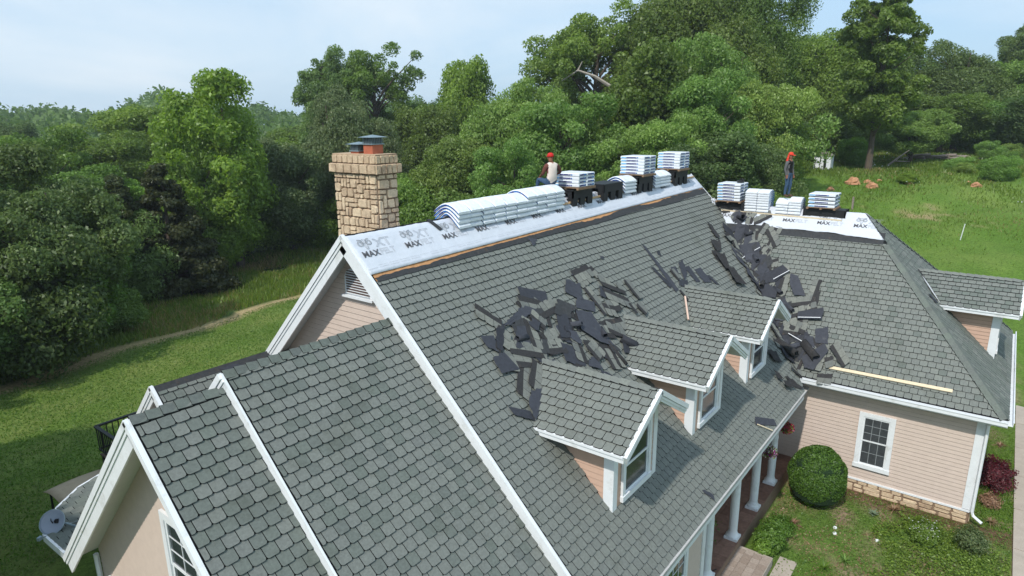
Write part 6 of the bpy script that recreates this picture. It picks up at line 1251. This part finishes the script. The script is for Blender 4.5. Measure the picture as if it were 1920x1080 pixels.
b = MB(); b.tube([D_(0, -.1, -.02), D_(.05, -.25, .02), D_(.08, -.33, .30)], .014, 6); b.build('feed_arm', M_GALV, t); b = MB(); b.box(D_(.08, -.33, .32), (.09, .06, .07), rz=.5); b.build('feed_horn', M_GALV, t)
b = MB(); b.tube([D_(0, 0, -.02), (-4.42, 4.2, -5.95), (-4.30, 4.1, -6.06)], .02, 6); b.box((-4.28, 4.08, -6.05), (.22, .16, .02), rz=.4); b.tube([(-4.42, 4.2, -5.95), (-4.1, 4.3, -6.06)], .012, 5); b.tube([(-4.42, 4.2, -5.95), (-4.2, 3.85, -6.04)], .012, 5); b.build('mount', M_GALV, t)
tag(t, 'grey satellite dish with dark mark mounted on the low porch roof', 'satellite dish')
t = empty('garden_swing', (-2.9, 9.7, -9.6)); V = []; F = []
for i in range(9):
    for j in range(7):
        u, v = i / 8, j / 6; V.append((-3.35 + 1.9 * u + .08 * v, 10.2 - 1.0 * v, -7.95 + .10 * math.sin(v * 3.14) - .10 * (1 - math.sin(u * 3.14)) * .6))
for i in range(8):
    for j in range(6): F.append((i * 7 + j, (i + 1) * 7 + j, (i + 1) * 7 + j + 1, i * 7 + j + 1))
o = obj('canopy', V, F, M_CANV, t, smooth=True); o.modifiers.new('s', 'SOLIDIFY').thickness = .015
for x, y in ((-3.2, 10.1), (-3.15, 9.3), (-1.5, 10.1), (-1.5, 9.3)): b = MB(); b.tube([(x, y, -8.02), (x, y + (.2 if y > 9.7 else -.2), -9.6)], .03, 6); b.build('post', M_DARKMETAL, t)
b = MB(); b.box((-2.35, 9.7, -9.15), (1.5, .55, .08)); b.box((-2.35, 10.0, -8.85), (1.5, .06, .5)); b.build('seat', M_CANV, t); tag(t, 'tan canopy garden swing on dark posts beside the lawn', 'garden swing')
_n0 = set(o.name for o in bpy.data.objects)
t = empty('deck', (-.3, 9.2, -9.6)); 
for i in range(16): b = MB(); b.box((.55, 8.55 + i * .145, -7.06), (3.6, .135, .04)); b.build('deck_board', M_DECKW, t)
for x in (-1.15, .5, 2.2): b = MB(); b.box((x, 10.75, -8.3), (.12, .12, 2.5)); b.build('post', M_DARKMETAL, t)
b = MB(); z_ = -6.15; b.beam((-1.22, 8.4, z_), (-1.22, 10.85, z_), ZV, .10, .05); b.beam((-1.22, 10.85, z_), (2.4, 10.85, z_), ZV, .10, .05); b.beam((-1.22, 10.85, -6.9), (2.4, 10.85, -6.9), ZV, .05, .05); b.beam((-1.22, 8.4, -6.9), (-1.22, 10.85, -6.9), ZV, .05, .05); b.build('rail', M_DARKMETAL, t)
for i in range(17): b = MB(); b.box((-1.22, 8.5 + i * .145, -6.5), (.025, .025, .75)); b.build('baluster', M_DARKMETAL, t)
for i in range(20): b = MB(); b.box((-1.1 + i * .17, 10.85, -6.5), (.025, .025, .75)); b.build('baluster', M_DARKMETAL, t)
tag(t, 'brown deck with black railing behind the lower gable', 'deck')
t = empty('bench', (-.85, 9.6, -7.04)); 
for i in range(3): b = MB(); b.box((-.98 + i * .14, 9.55, -6.62), (.125, 1.7, .035)); b.build('seat_board', M_LUMBW, t)
for y in (8.9, 10.2): b = MB(); b.box((-.84, y, -6.83), (.4, .08, .38)); b.build('leg', M_LUMBW, t)
tag(t, 'pale wooden bench along the deck railing', 'bench')
t = empty('barbecue_grill', (.1, 10.5, -7.04)); b = MB(); b.box((.1, 10.5, -6.72), (.8, .45, .3)); b.build('cart', M_DARKMETAL, t); b = MB(); b.lathe((.1, 10.5, -6.57), [(.3, 0), (.29, .12), (.2, .22), (.05, .26)], 14); b.build('lid', M_PLASTIC, t); tag(t, 'black covered grill at the back of the deck', 'grill')
for o in bpy.data.objects:
    if o.name not in _n0 and o.parent is None: o.location += Vector((-.45, -.35, -.55))
b = MB(); b.box((-4.9, 2.5, -9.3), (.9, 1.1, .5)); b.box((-4.9, 2.5, -9.02), (1.0, 1.2, .06)); tag(b.build('planter_box', M_BRICK), 'red-brown timber planter box below the gable corner', 'planter')
# ------------------------------------------------------------------ meadow things
sx, sy = 68.6, 5.7; sz_ = gz(sx, sy); t = empty('shed', (sx, sy, sz_)); b = MB(); b.box((sx, sy, sz_ + 1.0), (1.9, 2.3, 2.0)); b.build('wall', M_TRIM, t)
b = MB(); b.add([(sx - 1.1, sy - 1.3, sz_ + 2.0), (sx + 1.1, sy - 1.3, sz_ + 2.0), (sx + 1.1, sy + 1.3, sz_ + 2.0), (sx - 1.1, sy + 1.3, sz_ + 2.0), (sx - 1.1, sy, sz_ + 2.6), (sx + 1.1, sy, sz_ + 2.6)], [(0, 1, 5, 4), (2, 3, 4, 5), (0, 4, 3), (1, 2, 5), (0, 3, 2, 1)]); b.build('roof', M_GREYW, t)
b = MB(); b.box((sx - .97, sy - .55, sz_ + .95), (.05, .7, 1.7)); b.build('door_opening', M_VEST, t); b = MB(); b.box((sx - 1.02, sy - .85, sz_ + .95), (.05, .55, 1.8), rz=.5); b.build('door', M_TRIM, t)
b = MB()
for z in (.15, .95, 1.8): b.box((sx - .975, sy + .65, sz_ + z), (.04, .7, .08))
for y in (.3, 1.0): b.box((sx - .98, sy + y, sz_ + .98), (.05, .08, 1.7))
b.build('frame', M_VEST, t); t.scale = (.72, .72, .72); tag(t, 'small white shed with dark roof and open door at the wood edge', 'shed')
g = random.Random(8); cx_, cy_ = 83.5, -4.1; cz_ = gz(cx_, cy_); 
for i in range(14):
    u = (i - 7) * .55 + g.uniform(-.4, .4); a = g.uniform(-.5, .5) + 1.45; L_ = g.uniform(1.2, 2.8); h = .25 + .12 * (i % 4) + .2 * max(0, 1 - abs(i - 5) / 5); b = MB(); p = Vector((cx_ + g.uniform(-.5, .5), cy_ - u, cz_ + h)); d = Vector((math.cos(a), math.sin(a), g.uniform(-.12, .15))) * L_ / 2
    b.tube([p - d, p + Vector((0, 0, .06)), p + d], [g.uniform(.10, .2), .15, .06], 7); tag(b.build('log', M_GREYW), 'grey weathered log in the brush pile across the meadow', 'log', 'weathered logs of the brush pile')
b = MB(); p = Vector((73.8, .5, gz(73.8, .5))); b.tube([p, p + Vector((.3, -1.2, 1.2)), p + Vector((.5, -2.0, 1.9))], [.14, .1, .03], 6); b.tube([p + Vector((.2, -.7, .7)), p + Vector((.3, -2.2, .7))], [.08, .03], 5); tag(b.build('fallen_branch', M_GREYW), 'fallen leaning branch right of the bare-trunked tree', 'branch')
def rock(x, y, s, label, seed):
    g = np.random.default_rng(seed); V = []; F = []; n, k = 10, 6; z = gz(x, y)
    for i in range(k):
        ph = i / (k - 1) * 1.5
        for j in range(n): a = 6.283 * j / n; r = math.cos(ph) * s * .5 * g.uniform(.7, 1.3) + .02; V.append((x + r * 1.0 * math.cos(a), y + r * 1.25 * math.sin(a), z - .05 + math.sin(ph) * s * .7 * g.uniform(.85, 1.1)))
    for i in range(k - 1):
        for j in range(n): F.append((i * n + j, i * n + (j + 1) % n, (i + 1) * n + (j + 1) % n, (i + 1) * n + j))
    F.append(tuple(range((k - 1) * n, k * n))); return tag(obj('rock', V, F, M_ROCK), label, 'rock', 'orange rocks in the meadow')
for i, (x, y, s, l) in enumerate(((60.9, 1.3, .95, 'orange rock mound left of the bare trunk, largest of the group'), (61.6, .2, .5, 'orange rock touching the right of the largest mound'), (59.8, -.5, .85, 'wide orange rock in front of the bare trunk'), (62.4, -.7, .35, 'small flat orange rock behind the wide one'), (58.5, 2.7, .5, 'orange rock nearest the low pallet stack'), (62.2, -3.1, .5, 'orange rock in the middle of the meadow'), (61.9, -8.3, .62, 'orange rock at the right of the meadow'), (63.9, -7.6, .3, 'small rock behind the rightmost one'))): rock(x, y, s, l, i)
x, y = 52.7, -.3; b = MB(); b.box((x, y, gz(x, y) + .5), (.14, .14, 1.1)); tag(b.build('fence_post', M_GREYW), 'short grey wooden post beyond the right wing ridge', 'post')
x, y = 46.9, -8.4; b = MB(); b.tube([(x, y, gz(x, y)), (x + .05, y - .12, gz(x, y) + 1.15)], .028, 6); tag(b.build('stake', M_TRIM), 'thin white stake standing in the meadow', 'stake')
t = empty('metal_trellis', (38.4, -5.0, gz(38.4, -5.0))); b = MB(); z_ = gz(38.4, -5.0) + .7
for i in range(7): b.tube([(37.2 + i * .4, -4.1, z_), (37.2 + i * .4, -6.1, z_ + .05)], .018, 5)
for j in range(5): b.tube([(37.2, -4.1 - j * .5, z_), (39.6, -4.1 - j * .5, z_)], .018, 5)
b.build('panel', M_GALV, t); b = MB()
for q in ((37.2, -4.1), (39.6, -4.1), (37.2, -6.1), (39.6, -6.1)): b.tube([(q[0], q[1], z_), (q[0], q[1], z_ - .75)], .02, 5)
b.build('leg', M_GALV, t); tag(t, 'grey metal garden rack on the grass behind the right hip', 'rack')

random.seed(41)
for i in range(26):
    x = random.uniform(62, 98); y = -5 - (x - 60) * random.uniform(.05, .42) + random.uniform(-4, 3); r = random.uniform(.7, 1.6)
    tree(x, y, r * random.uniform(.9, 1.5), r, 'bush', random.choice(('bright', 'light', 'mid')), f"low {random.choice(('leafy', 'bushy', 'spreading'))} weed clump on the meadow slope, {'nearer' if x < 78 else 'farther'} {'middle' if y > -14 else 'right'} part", 'weed clumps on the meadow', 'weed_clump', 'weeds')
# ------------------------------------------------------------------ air
hb = MB(); hb.box((180, 190, 8.0), (640, 640, 52)); hz_o = hb.build('haze', bpy.data.materials.new('haze'), keep=True); hm = hz_o.data.materials[0]; hm.use_nodes = True; hm.node_tree.nodes.clear()
pv = N(hm.node_tree, 'ShaderNodeVolumePrincipled'); pv.inputs['Density'].default_value = 0.00040; pv.inputs['Color'].default_value = (0.86, 0.92, 1.0, 1); pv.inputs['Anisotropy'].default_value = 0.2
ho = N(hm.node_tree, 'ShaderNodeOutputMaterial'); hm.node_tree.links.new(pv.outputs[0], ho.inputs['Volume']); tag(hz_o, kind='stuff'); S.cycles.volume_bounces = 0
print('objects', len(bpy.data.objects), 'tris approx', sum(len(o.data.polygons) for o in bpy.data.objects if o.type == 'MESH'))
